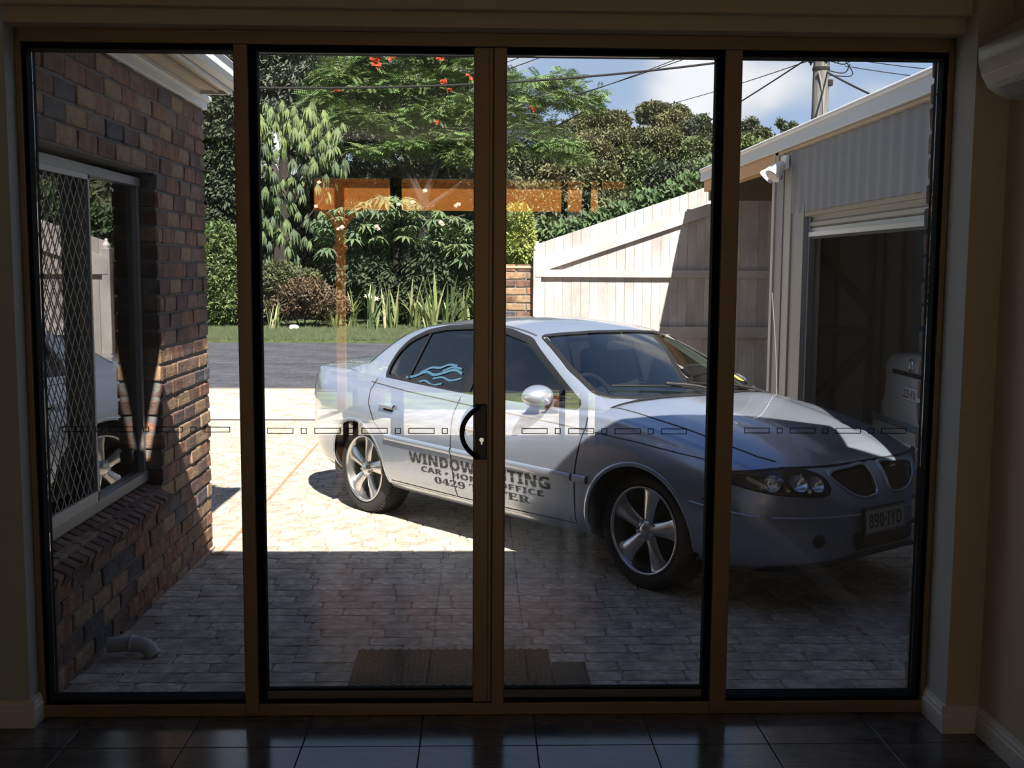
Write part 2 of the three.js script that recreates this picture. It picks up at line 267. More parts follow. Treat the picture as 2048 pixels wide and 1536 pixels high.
// lay brickwork on a plane: u along, v up; holes are [u0, u1, v0, v1]; place(u, v) gives the block's centre, turn its heading
function layBricks(parent, u0, u1, v0, v1, place, turn, holes, keep, seed) {
  const R = rng(seed), rest = BRICKS.map(() => []); let n = 0; const list = [];
  for (let row = 0, v = v0; v < v1 - 0.02; row++, v += COURSE) {
    const blocked = holes.filter((h) => v + COURSE > h[2] + 0.01 && v < h[3] - 0.01).map((h) => [h[0], h[1]]).sort((a, b) => a[0] - b[0]);
    let segs = [[u0, u1]];
    for (const [a, b] of blocked) segs = segs.flatMap(([s, e]) => (b <= s || a >= e ? [[s, e]] : [[s, a], [b, e]])).filter(([s, e]) => e - s > 0.03);
    for (const [s, e] of segs) {
      let u = s; const startHalf = row % 2;
      while (u < e - 0.02) { let L = startHalf && u === s ? 0.12 : BL; if (u + L > e - 0.05) L = e - u; const r = R(), tone = r < 0.2 ? 0 : r < 0.38 ? 1 : r < 0.52 ? 2 : r < 0.62 ? 3 : r < 0.74 ? 4 : r < 0.81 ? 5 : r < 0.91 ? 6 : 7; list.push([u + L / 2, v + COURSE / 2, L - 0.01, tone, R()]); u += L; }
    }
  }
  list.sort((a, b) => keep(a) - keep(b));
  for (const [u, v, L, tone, r] of list) {
    const full = L > 0.17, g = full ? brickFull[Math.floor(r * 4)] : brickHalf[Math.floor(r * 2)], base = full ? 0.230 : 0.110, [x, y, z] = place(u, v, r);
    if (n < 300) { const m = part(parent, 'brick', g, BRICKS[tone]); m.position.set(x, y, z); m.rotation.y = turn; m.scale.x = L / base; n++; }
    else { const q = g.clone().applyMatrix4(new THREE.Matrix4().makeRotationY(turn).multiply(new THREE.Matrix4().makeScale(L / base, 1, 1)).setPosition(x, y, z)); rest[tone].push(q); }
  }
  rest.forEach((r, k) => { if (r.length) stuffOf(part(parent, 'brickwork', merge(r), BRICKS[k])); });
}
const WX = -1.70, WEND = -3.03;
{
  const w = struct('wall_brick_wing');
  const zA = -1.985, zB = -0.30, yA = 0.455, yB = 2.075;                      // window opening
  part(w, 'mortar', merge(boxAB([WX - 0.35, -0.3, WEND + 0.01], [WX - 0.012, 2.62, zA - 0.006]), boxAB([WX - 0.35, -0.3, zA - 0.006], [WX - 0.012, yA - 0.02, -0.12]), boxAB([WX - 0.35, yB + 0.005, zA - 0.006], [WX - 0.012, 2.62, -0.12]), boxAB([WX - 0.35, -0.3, zB], [WX - 0.012, 2.62, -0.12]),
    boxAB([-5.5, -0.3, WEND + 0.012], [WX - 0.012, 2.62, WEND + 0.2])), mortar);
  layBricks(w, -3.03, -0.12, -0.27, 2.60, (z, y, r) => [WX - 0.055 + (r - 0.5) * 0.006, y, z], Math.PI / 2, [[zA, zB, yA, yB]], ([u]) => u, 77);
  // sloping brick-on-edge sill
  const R = rng(8);
  for (let i = 0, z = zA + 0.01; z < zB; i++, z += 0.0865) { const m = part(w, 'sill_brick', brickFull[i % 4], BRICKS[[0, 4, 7, 1, 6][i % 5]]); m.position.set(WX - 0.045, yA - 0.035 + (R() - 0.5) * 0.004, z + 0.039); m.rotation.set(0, Math.PI, 0.42); m.scale.set(0.86, 0.72, 0.69); }
  // reveal return bricks at the far side of the opening
  for (let k = 0, y = -0.27; y < 2.08; k++, y += COURSE) if (y > yA - 0.06 && k % 2 === 0) { const m = part(w, 'reveal_brick', brickHalf[k % 2], BRICKS[(k * 3) % 8]); m.position.set(WX - 0.06, y + COURSE / 2, zA - 0.052); m.rotation.y = 0; m.scale.set(1.0, 1, 1); }
  part(w, 'ledge', boxAB([WX - 0.005, -0.155, WEND], [WX + 0.012, -0.14, -0.12], 0.003), std([0.30, 0.25, 0.18], 0.9), 'narrow pale damp course ledge');
  // dark room behind the window so that its panes mirror the yard
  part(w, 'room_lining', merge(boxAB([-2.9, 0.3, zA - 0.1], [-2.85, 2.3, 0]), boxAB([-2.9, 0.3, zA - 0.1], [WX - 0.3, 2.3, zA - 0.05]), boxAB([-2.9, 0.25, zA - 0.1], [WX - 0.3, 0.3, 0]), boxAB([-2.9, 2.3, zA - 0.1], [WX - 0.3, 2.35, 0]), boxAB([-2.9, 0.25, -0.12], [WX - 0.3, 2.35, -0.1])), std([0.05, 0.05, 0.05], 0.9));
}
{ // its sliding window: grey aluminium frame, security mesh over the near sash
  const w = struct('window_3'), X = WX - 0.10, z0 = -1.975, z1 = -0.31, y0 = 0.50, y1 = 2.055, zm = -1.205;
  const alu = std([0.23, 0.225, 0.22], 0.5, 0.4);
  for (const [n, a, b] of [['jamb', [X - 0.05, y0, z0], [X + 0.012, y1, z0 + 0.038]], ['jamb', [X - 0.05, y0, z1 - 0.038], [X + 0.012, y1, z1]], ['head', [X - 0.05, y1 - 0.045, z0], [X + 0.02, y1, z1]], ['sill', [X - 0.05, y0 - 0.02, z0], [X + 0.022, y0 + 0.032, z1]], ['mullion', [X - 0.03, y0, zm - 0.02], [X + 0.018, y1, zm + 0.02]]]) part(w, n, boxAB(a, b, 0.003), alu);
  const tint = new THREE.MeshPhysicalMaterial({ color: lin(0.45, 0.45, 0.45), transmission: 1, roughness: 0, ior: 2.3, thickness: 0 });
  part(w, 'pane', boxAB([X - 0.022, y0 + 0.03, z0 + 0.03], [X - 0.016, y1 - 0.04, zm - 0.015]), tint);
  part(w, 'pane', boxAB([X - 0.04, y0 + 0.03, zm], [X - 0.034, y1 - 0.04, z1 - 0.03]), tint);
  const sc = part(w, 'security_screen', merge(boxAB([X + 0.012, y0 + 0.032, zm + 0.012], [X + 0.03, y1 - 0.045, zm + 0.034], 0.003), boxAB([X + 0.012, y0 + 0.032, z1 - 0.03], [X + 0.03, y1 - 0.045, z1], 0.003), boxAB([X + 0.012, y0 + 0.032, zm + 0.012], [X + 0.03, y0 + 0.085, z1], 0.003), boxAB([X + 0.012, y1 - 0.07, zm + 0.012], [X + 0.03, y1 - 0.045, z1], 0.003)), std([0.30, 0.30, 0.30], 0.5, 0.4));
  const bars = [], za = zm + 0.034, zb = z1 - 0.03, ya = y0 + 0.085, yb = y1 - 0.07, dz = 0.078, dy = 0.105, sl = dy / dz;
  for (const s of [1, -1]) for (let c = ya - (zb - za) * sl; c < yb + (zb - za) * sl; c += dy) { // diamond strands clipped to the frame
    const P = []; const zAt = (y) => za + ((y - c) / sl) * s + (s < 0 ? 0 : 0);
    let t0 = 0, t1 = zb - za; const yAt = (t) => c + s * t * sl; // y along the strand
    const lo = s > 0 ? (ya - c) / sl : (c - yb) / sl, hi = s > 0 ? (yb - c) / sl : (c - ya) / sl; t0 = Math.max(t0, lo); t1 = Math.min(t1, hi);
    if (t1 - t0 > 0.01) bars.push(bar(V(X + 0.021 + s * 0.001, yAt(t0), za + t0), V(X + 0.021 + s * 0.001, yAt(t1), za + t1), 0.0028, 0.0045));
  }
  stuffOf(part(sc, 'diamond_mesh', merge(bars), std([0.20, 0.20, 0.20], 0.5, 0.5)));
  part(w, 'label_sticker', boxAB([X - 0.0155, y0 + 0.05, zm - 0.13], [X - 0.0145, y0 + 0.20, zm - 0.045]), std([0.45, 0.46, 0.55], 0.6), 'small pale sticker');
}
{ // eave of the wing: soffit, wall moulding, fascia and gutter
  const e = struct('roof_wing'), Y = 2.62, XE = -1.475, ZE = -2.80;
  const cream = std([0.55, 0.46, 0.33], 0.7), wht = std([0.74, 0.74, 0.72], 0.45);
  part(e, 'soffit', boxAB([-6, Y, ZE], [XE, Y + 0.02, -0.1]), cream);
  part(e, 'moulding', merge(boxAB([WX - 0.02, Y - 0.075, WEND - 0.02], [WX + 0.018, Y, -0.12], 0.004), boxAB([WX, Y - 0.03, WEND - 0.02], [WX + 0.045, Y, -0.12], 0.006)), wht, 'white moulding along the wall top');
  part(e, 'batten', boxAB([WX + 0.13, Y - 0.012, ZE], [WX + 0.155, Y, -0.12], 0.002), std([0.42, 0.34, 0.23], 0.7));
  part(e, 'fascia', merge(boxAB([XE - 0.02, Y - 0.02, ZE], [XE, Y + 0.09, -0.1]), boxAB([-6, Y - 0.02, ZE], [XE, Y + 0.09, ZE + 0.02])), wht);
  const gp = [[0, 0], [0.06, 0.0], [0.072, 0.03], [0.064, 0.07], [0.072, 0.105], [0.068, 0.11], [0.0, 0.11]];
  part(e, 'gutter', extrude(gp, 2.75).applyMatrix4(new THREE.Matrix4().makeTranslation(XE, Y + 0.005, ZE - 0.04)), wht);
  part(e, 'roof_sheet', extrude([[0, 0], [-4.6, 1.7], [-4.6, 1.74], [0, 0.04]], 2.8).applyMatrix4(new THREE.Matrix4().makeTranslation(XE, Y + 0.11, ZE)), std([0.30, 0.16, 0.12], 0.8));
}
{ // this house: outer brick leaf right of the doors, and its roof with eave to the front and verandah to the rear
  const w = struct('wall_house_front');
  part(w, 'mortar', boxAB([1.628, -0.3, -0.225], [6.5, 2.6, -0.13]), mortar);
  layBricks(w, 1.604, 2.25, -0.24, 2.60, (x, y, r) => [x, y, -0.182 + (r - 0.5) * 0.004], 0, [], ([u]) => u, 91);
  const r = struct('roof_house');
  part(r, 'eave_slab', boxAB([-1.35, 2.64, -0.57], [2.32, 2.74, -0.1]), std([0.7, 0.68, 0.62], 0.8));
  part(r, 'roof_sheet', boxAB([-6, 2.76, -0.1], [7, 2.9, 8.92]), std([0.30, 0.16, 0.12], 0.8));
  part(r, 'verandah_soffit', boxAB([-6, 2.72, 6.2], [7, 2.76, 8.92]), std([0.6, 0.57, 0.5], 0.8));
  const sd = struct('wall_house_side'); part(sd, 'brick_leaf', boxAB([6.4, -0.3, -0.1], [6.6, 2.7, 6.2]), BRICKS[6]);
  const wd = struct('threshold'); part(wd, 'step', boxAB([-1.62, -0.14, -0.16], [1.62, -0.01, -0.09], 0.004), std([0.30, 0.27, 0.24], 0.9));
}

// ---------------------------------------------------------------- the ground: drive, kerb, road, verge
struct('ground', new THREE.PlaneGeometry(600, 600).rotateX(-Math.PI / 2).translate(0, -0.62, -100), std([0.10, 0.10, 0.06], 1));
const paverTone = noiseTex(256, (u, v, f) => { const k = 0.84 + 0.34 * (f(u, v, 5, 3) - 0.5) + 0.34 * (f(u, v, 20, 7) - 0.5); return [k, k * 0.99, k * 0.96]; }, true);
{
  const d = struct('driveway'), slabM = std([0.26, 0.21, 0.165], 0.95, 0, { bumpMap: rep(grainTex, 3), bumpScale: 0.004 });
  const slab = (x0, x1, z0, z1, dy, t) => { const g = new THREE.BoxGeometry(x1 - x0, t, z1 - z0); g.translate((x0 + x1) / 2, -t / 2, (z0 + z1) / 2); const p = g.attributes.position; for (let i = 0; i < p.count; i++) p.setY(i, p.getY(i) + gy(p.getZ(i)) + dy); g.computeVertexNormals(); return metreUV(g); };
  part(d, 'bedding', slab(-7, 2.9, ZK, -0.1, -0.006, 0.25), slabM);
  const cols = [[0.58, 0.52, 0.44], [0.61, 0.555, 0.475], [0.565, 0.51, 0.435], [0.575, 0.50, 0.42], [0.60, 0.545, 0.47]];
  const mats = cols.map((c, i) => { const t = rep(paverTone, 1.7); t.offset.set(i * 0.21, i * 0.37); return std(c, 0.88, 0, { map: t, bumpMap: rep(brickBump, 4), bumpScale: 0.005 }); });
  const RW = 0.120, PL = 0.25;
  function cobble(seed) { // irregular worn cobble: wavy outline, chamfered edge
    const R = rng(seed), out = [], hl = 0.1205, hw = 0.0578, n = [5, 2, 5, 2], c = [[-hl, hw], [hl, hw], [hl, -hw], [-hl, -hw]];
    for (let s = 0; s < 4; s++) { const a = c[s], b = c[(s + 1) % 4]; for (let i = 0; i < n[s]; i++) { const t = i / n[s], k = i === 0 ? 0.006 : 0.004; out.push([mix(a[0], b[0], t) + (R() - 0.5) * k * 1.6 - (i === 0 ? Math.sign(a[0]) * 0.004 : 0), mix(a[1], b[1], t) + (R() - 0.5) * k * 1.3 - (i === 0 ? Math.sign(a[1]) * 0.003 : 0)]); } }
    const pos = [], N = out.length, top = out.map(([x, z]) => [x * 0.98, (R() - 0.5) * 0.0016, z * 0.955]), mid = out.map(([x, z]) => [x, -0.004, z]), bot = out.map(([x, z]) => [x, -0.03, z]);
    const tri = (a, b, c2) => pos.push(...a, ...b, ...c2);
    for (let i = 0; i < N; i++) { const j = (i + 1) % N; tri([0, 0.0008, 0], top[i], top[j]); tri(top[i], mid[i], mid[j]); tri(top[i], mid[j], top[j]); tri(mid[i], bot[i], bot[j]); tri(mid[i], bot[j], mid[j]); }
    const g = new THREE.BufferGeometry(); g.setAttribute('position', new THREE.Float32BufferAttribute(pos, 3));
    g.computeVertexNormals(); if (g.attributes.normal.getY(0) < 0) { const p = g.attributes.position.array; for (let i = 0; i < p.length; i += 9) for (let k = 0; k < 3; k++) { const t = p[i + 3 + k]; p[i + 3 + k] = p[i + 6 + k]; p[i + 6 + k] = t; } g.computeVertexNormals(); }
    return metreUV(g);
  }
  const forms = Array.from({ length: 10 }, (_, i) => cobble(100 + i)), R = rng(42), list = [];
  for (let row = 0, z = -0.16; z > ZK + 0.1; row++, z -= RW) for (let x = -7 + (row % 2) * PL * 0.5 + R() * 0.05; x < 2.85; ) {
    const L = PL * (0.78 + R() * 0.44), cx = x + L / 2;
    if (!(cx < WX + 0.0 && z > WEND)) list.push([cx, z, L, Math.floor(R() * 10), Math.floor(R() * 5), R(), R()]);
    x += L;
  }
  const inView = ([x, z]) => (Math.abs(x) < 1.9 && z > -9 ? -z : 100 - z);
  list.sort((a, b) => inView(a) - inView(b));
  const rest = mats.map(() => []), tilt = Math.atan(GB), far = [];
  list.forEach(([x, z, L, f, m, r1, r2], i) => {
    const mt = new THREE.Matrix4().makeRotationFromEuler(new THREE.Euler(-tilt + (r1 - 0.5) * 0.012, (r2 - 0.5) * 0.03 + (r1 > 0.5 ? Math.PI : 0), (r2 - 0.5) * 0.01)).scale(V((L - 0.006) / 0.241, 1, 1)).setPosition(x, gy(z) + (r1 - 0.5) * 0.002, z);
    if (i < 300) { const c = part(d, 'cobble', forms[f], mats[m]); c.applyMatrix4(mt); } else rest[m].push(forms[f].clone().applyMatrix4(mt));
  });
  rest.forEach((r, k) => stuffOf(part(d, 'cobble_field', merge(r), mats[k])));
  for (const [a, b] of [[[-1.62, -2.87], [-1.76, -8.1]], [[-1.76, -8.1], [-1.5, ZK]]]) part(d, 'saw_cut', bar(V(a[0], gy(a[1]) + 0.0005, a[1]), V(b[0], gy(b[1]) + 0.0005, b[1]), 0.022, 0.006), std([0.30, 0.17, 0.10], 0.95), 'rust-brown joint line');
  const conc = std([0.62, 0.57, 0.50], 0.9, 0, { map: rep(paverTone, 0.8), bumpMap: rep(grainTex, 3), bumpScale: 0.003 });
  const k = struct('kerb'); part(k, 'kerb_strip', boxAB([-40, YR - 0.2, ZK - 0.02], [60, YR + 0.004, ZK - 0.32], 0.01), conc); part(k, 'gutter_gap', boxAB([-40, YR - 0.003, ZK - 0.02], [60, YR + 0.003, ZK + 0.03]), std([0.06, 0.06, 0.06], 0.9));
  part(d, 'crossover', boxAB([-9, YR - 0.2, ZK - 0.32], [1.2, YR + 0.003, -13.9]), conc);
  const jt = []; for (let i = 0; i < 28; i++) jt.push(boxAB([-9, YR, -10.75 - i * 0.12], [1.2, YR + 0.0045, -10.756 - i * 0.12])); const RR = rng(9); for (let i = 0; i < 400; i++) { const q = Math.floor(RR() * 26), x = -9 + RR() * 10; jt.push(boxAB([x, YR, -10.75 - q * 0.12], [x + 0.008, YR + 0.0045, -10.75 - (q + 1) * 0.12])); }
  stuffOf(part(d, 'stencil_joints', merge(jt), std([0.34, 0.28, 0.22], 0.95)));
  const asph = noiseTex(256, (u, v, f) => { const q = 0.5 + 0.3 * (f(u, v, 40, 1) - 0.5) + 0.2 * (f(u, v, 4, 5) - 0.5); return [q, q, q * 1.02]; }, true);
  const rd = struct('road'); part(rd, 'asphalt', metreUV(new THREE.BoxGeometry(160, 0.2, 11.1).translate(0, YR - 0.1 - 0.012, -19.45)), std([0.20, 0.21, 0.25], 0.85, 0, { map: rep(asph, 0.5) }));
  const v = struct('verge'); const vt = noiseTex(128, (u, x, f) => { const q = f(u, x, 10); return [0.29 + 0.22 * q, 0.35 + 0.22 * q, 0.18 + 0.12 * q]; }, true);
  part(v, 'turf', metreUV(new THREE.BoxGeometry(160, 0.3, 12).translate(0, YR - 0.15 + 0.02, -31)), std([0.38, 0.42, 0.36], 1, 0, { map: rep(vt, 0.5) }));
  const vn = struct('verge_near'); part(vn, 'turf', boxAB([2.9, -0.6, -13.9], [60, YR, ZK - 0.32]), std([0.16, 0.20, 0.07], 1));
  // grass blades of the verge opposite: one mass
  const blade = new THREE.BufferGeometry(); const bp = []; const BR = rng(3); for (let i = 0; i < 7; i++) { const a = BR() * 6.28, r = BR() * 0.05, h = 0.05 + BR() * 0.06, w = 0.006, x = Math.cos(a) * r, z = Math.sin(a) * r, b = (BR() - 0.5) * 0.06; bp.push(x - w, 0, z, x + w, 0, z, x + b, h, z + b * 0.5); } blade.setAttribute('position', new THREE.Float32BufferAttribute(bp, 3)); blade.computeVertexNormals();
  const gm = phys([0.085, 0.115, 0.05], 0.9, 0, { side: THREE.DoubleSide, transmission: 0.3 });
  const N = 26000, gi = new THREE.InstancedMesh(blade, gm, N), mm = new THREE.Matrix4(), cc = new THREE.Color();
  for (let i = 0; i < N; i++) { const s = 0.8 + BR() * 0.8; mm.makeRotationY(BR() * 6.28).scale(V(s, s, s)).setPosition(-16 + BR() * 24, YR + 0.02, -25.1 - BR() * 8); gi.setMatrixAt(i, mm); const q = 0.7 + BR() * 0.6; gi.setColorAt(i, cc.setRGB(q, q, q * 0.9)); }
  gi.name = 'verge_grass'; gi.userData = { label: 'short green grass on the verge across the road', category: 'grass', kind: 'stuff' }; gi.castShadow = gi.receiveShadow = true; scene.add(gi);
}

// ---------------------------------------------------------------- paling fence, pillar and garage on the right
const palingTone = noiseTex(128, (u, v, f) => { const k = 0.86 + 0.22 * (f(u * 1, v, 4, 2) - 0.5) + 0.1 * (f(u * 4 % 1, v, 16, 5) - 0.5); return [k, k, k]; }, true);
{
  const FZ = -9.0, t = thing('paling_fence', 'pale pinkish-grey painted paling fence with a raked top beside the drive', 'fence', [0.62, YR, FZ]);
  const paint = [0, 1, 2].map((i) => { const m = rep(palingTone, 0.9); m.offset.set(i * 0.3, i * 0.4); return std([[0.52, 0.475, 0.465], [0.54, 0.495, 0.485], [0.495, 0.45, 0.44]][i], 0.75, 0, { map: m }); });
  const R = rng(12), G = gy(FZ) - YR, top = (x) => 1.875 - YR + (x - 0.0) * 0.342;
  for (let i = 0; i < 31; i++) { // palings, each with a cut top that follows the rake
    const x0 = i * 0.1025 + 0.002, x1 = x0 + 0.0975 + (R() - 0.5) * 0.003, y0 = top(x0), y1 = top(x1), dz = (R() - 0.5) * 0.004;
    const g = extrude([[x0, G - 0.05], [x1, G - 0.05], [x1, Math.min(y1, 2.95)], [x0, Math.min(y0, 2.95)]], 0.016, 0.0015); g.translate(0, 0, dz); part(t, 'paling', metreUV(g), paint[Math.floor(R() * 3)]);
  }
  const mid = 1.555 - YR, low = 0.875 - YR;
  part(t, 'rail', boxAB([-0.01, mid - 0.05, 0.018], [3.2, mid + 0.035, 0.066], 0.003), paint[1]);
  part(t, 'rail', boxAB([0.4, low - 0.06, 0.018], [3.2, low + 0.065, 0.064], 0.003), paint[0]);
  part(t, 'raked_rail', extrude([[-0.01, mid + 0.02], [0.05, mid + 0.005], [3.1, mid + 0.005 + 3.05 * 0.342], [3.1, mid + 0.125 + 3.05 * 0.342], [0.0, mid + 0.14]], 0.045, 0.002).translate(0, 0, 0.018), paint[1]);
  part(t, 'end_post', boxAB([-0.035, G - 0.1, -0.05], [0.055, 1.80 - YR, 0.06], 0.004), paint[1]);
  const fin = new THREE.LatheGeometry([[0, 0.115], [0.012, 0.108], [0.02, 0.09], [0.016, 0.074], [0.028, 0.062], [0.042, 0.04], [0.04, 0.018], [0.024, 0.008], [0.046, 0]].map((p) => new THREE.Vector2(...p)), 16); fin.translate(0.012, 1.80 - YR, 0.005);
  part(t, 'finial', fin, std([0.7, 0.68, 0.64], 0.6), 'white turned finial');
}
{
  const w = struct('wall_brick_pillar'), Z = -9.06;
  part(w, 'mortar', boxAB([0.06, YR - 0.1, Z - 0.23], [0.59, 1.60, Z - 0.012]), mortar);
  layBricks(w, 0.03, 0.605, YR, 1.61, (x, y, r) => [x, y, Z - 0.055 + (r - 0.5) * 0.004], 0, [], ([u, v]) => -v, 55);
  part(w, 'capping', boxAB([0.02, 1.60, Z - 0.25], [0.61, 1.63, Z + 0.01], 0.006), std([0.42, 0.28, 0.2], 0.9));
}
const gCream = std([0.17, 0.17, 0.172], 0.6, 0.1), gTan = std([0.22, 0.18, 0.13], 0.6);
{
  const GX = 2.5, g = struct('wall_garage');
  const corr = (z0, z1, y0, y1, step = 0.2) => { // ribbed sheet facing -x
    const p = [], n = Math.round((z1 - z0) / step); for (let i = 0; i <= n; i++) { const z = z0 + (z1 - z0) * i / n; for (const o of [0, 0.1, 0.2, 0.3, 0.4, 0.5, 0.6, 0.7, 0.8, 0.9]) if (i < n) p.push([z + o * step, 0.008 - 0.008 * Math.cos(o * Math.PI * 2)]); } p.push([z1, 0]);
    const poly = [...p.map(([z, d]) => [z, d]), ...p.slice().reverse().map(([z, d]) => [z, d - 0.004])];
    return reframe(toCreasedNormals(extrude(poly, y1 - y0), 0.6), V(0, 0, 1), V(-1, 0, 0), V(0, 1, 0), [GX, y0, 0]); };
  part(g, 'ribbed_sheet', corr(-5.24, -0.9, 2.055, 2.60), gCream, 'grey-cream ribbed steel sheet over the opening');
  part(g, 'ribbed_sheet', corr(-2.2, -0.9, -0.3, 2.06), gCream);
  part(g, 'corner_post', boxAB([GX - 0.03, -0.4, -5.62], [GX + 0.12, 2.6, -5.36], 0.006), std([0.20, 0.185, 0.18], 0.55, 0.1));
  part(g, 'corner_flange', boxAB([GX - 0.045, -0.4, -5.66], [GX - 0.01, 2.6, -5.58], 0.004), std([0.36, 0.32, 0.305], 0.5, 0.1), 'pale pinkish corner flashing');
  part(g, 'door_jamb', boxAB([GX - 0.02, -0.4, -5.36], [GX + 0.12, 2.6, -5.16], 0.006), std([0.27, 0.255, 0.22], 0.5, 0.1));
  part(g, 'door_jamb', boxAB([GX - 0.005, -0.4, -5.16], [GX + 0.14, 2.12, -4.84], 0.004), std([0.19, 0.185, 0.18], 0.5, 0.1));
  part(g, 'door_guide', boxAB([GX + 0.03, -0.4, -4.84], [GX + 0.08, 2.05, -4.79], 0.003), std([0.25, 0.27, 0.30], 0.35, 0.8));
  part(g, 'door_jamb', boxAB([GX - 0.005, -0.4, -2.28], [GX + 0.14, 2.12, -2.18], 0.004), gCream);
  part(g, 'lintel', boxAB([GX + 0.002, 2.02, -5.1], [GX + 0.10, 2.10, -2.2], 0.004), gTan);
  // shell: far side, rear, near side, floor, roof
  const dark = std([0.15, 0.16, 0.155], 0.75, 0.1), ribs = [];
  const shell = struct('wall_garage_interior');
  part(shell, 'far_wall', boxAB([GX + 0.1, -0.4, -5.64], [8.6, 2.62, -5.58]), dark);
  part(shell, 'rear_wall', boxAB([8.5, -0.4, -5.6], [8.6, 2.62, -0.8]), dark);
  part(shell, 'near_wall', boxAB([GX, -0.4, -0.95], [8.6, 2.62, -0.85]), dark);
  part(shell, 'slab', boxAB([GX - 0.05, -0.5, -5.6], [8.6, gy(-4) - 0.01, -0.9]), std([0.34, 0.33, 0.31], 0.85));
  const fr = std([0.075, 0.078, 0.075], 0.7), FX = -5.575;
  for (let i = 0; i < 9; i++) part(shell, 'sheet_rib', boxAB([2.72 + i * 0.28, -0.3, FX], [2.745 + i * 0.28, 2.6, FX + 0.03], 0.003), fr);
  part(shell, 'post', boxAB([3.32, -0.3, FX], [3.38, 2.6, FX + 0.08], 0.004), fr);
  for (const [a, b] of [[[2.62, 0.25], [3.34, 1.02]], [[2.64, 1.95], [3.34, 1.22]]]) part(shell, 'brace', bar(V(a[0], a[1], FX + 0.05), V(b[0], b[1], FX + 0.05), 0.03, 0.07), fr);
  part(shell, 'girt', boxAB([2.6, 1.06, FX], [3.4, 1.12, FX + 0.05], 0.004), fr);
  // roof, fascia, timber under it
  const r = struct('roof_garage');
  part(r, 'roof_sheet', merge(boxAB([GX - 0.06, 2.66, -8.62], [8.8, 2.70, -0.7]), boxAB([GX + 0.2, 2.66, -9.3], [8.8, 2.70, -8.6])), gCream);
  part(r, 'fascia', boxAB([GX - 0.075, 2.575, -8.62], [GX - 0.045, 2.70, -0.7], 0.008), std([0.50, 0.51, 0.51], 0.5, 0.1));
  part(r, 'fascia_roll', new THREE.CylinderGeometry(0.022, 0.022, 7.9, 12).rotateX(Math.PI / 2).translate(GX - 0.075, 2.69, -4.66), std([0.60, 0.58, 0.55], 0.45, 0.1));
  part(r, 'fascia_end', boxAB([GX - 0.075, 2.575, -8.65], [8.8, 2.70, -8.62], 0.006), std([0.60, 0.58, 0.55], 0.5, 0.1));
  part(r, 'timber_beam', boxAB([GX - 0.04, 2.46, -8.6], [GX + 0.06, 2.60, -5.5], 0.004), std([0.45, 0.27, 0.13], 0.7));
  part(r, 'timber_trim', boxAB([GX - 0.04, 2.555, -5.6], [GX + 0.02, 2.585, -0.8], 0.003), std([0.42, 0.33, 0.22], 0.7));
  part(r, 'rear_beam', boxAB([GX, 2.36, -8.55], [6, 2.60, -8.45]), std([0.10, 0.075, 0.055], 0.8));
  // roller door, rolled up: curtain ribs and a bright bottom bar
  const d = struct('door_4'), cur = std([0.25, 0.23, 0.195], 0.45, 0.2);
  const prof = [[0, 2.06], [0.02, 2.045], [0.02, 2.02], [0, 2.005], [0, 1.985], [0.02, 1.97], [0.02, 1.945], [0, 1.93], [0, 1.915]];
  const cg = extrude([...prof.map(([x, y]) => [-x, y]), ...prof.slice().reverse().map(([x, y]) => [-x + 0.006, y])], 2.56); cg.translate(GX + 0.055, 0, -4.8); part(d, 'curtain', cg, cur);
  part(d, 'drum', new THREE.CylinderGeometry(0.19, 0.19, 2.5, 24).rotateX(Math.PI / 2).translate(GX + 0.3, 2.24, -3.52), cur);
  part(d, 'bottom_bar', extrude([[-0.028, 1.862], [0.01, 1.845], [0.02, 1.85], [0.02, 1.925], [-0.012, 1.925], [-0.012, 1.895], [-0.03, 1.893]], 2.56, 0.001).translate(GX + 0.05, 0, -4.8), std([0.30, 0.33, 0.38], 0.3, 0.8), 'bright metal bottom bar');
}
{ // twin floodlight under the garage fascia
  const t = thing('floodlight', 'white twin floodlight fixed under the garage fascia', 'floodlight', [2.47, 2.47, -5.3]);
  part(t, 'bracket', boxAB([-0.03, -0.05, -0.05], [0.0, 0.06, 0.10], 0.006), M.white);
  for (const [z, rx] of [[-0.06, 0.5], [0.10, -0.35]]) { const h = part(t, 'lamp_head', merge(new THREE.CylinderGeometry(0.032, 0.062, 0.13, 20), new THREE.CylinderGeometry(0.066, 0.066, 0.022, 20).translate(0, -0.072, 0)), phys([0.72, 0.72, 0.70], 0.35, 0)); h.position.set(-0.09, -0.055, z); h.rotation.set(rx, 0, -0.7); part(h, 'lens', new THREE.CylinderGeometry(0.056, 0.056, 0.006, 20).translate(0, -0.084, 0), phys([0.05, 0.06, 0.08], 0.1, 0, { clearcoat: 1 })); }
  part(t, 'sensor', new THREE.SphereGeometry(0.03, 16, 10).translate(-0.06, -0.11, 0.02), M.greyPlastic);
}
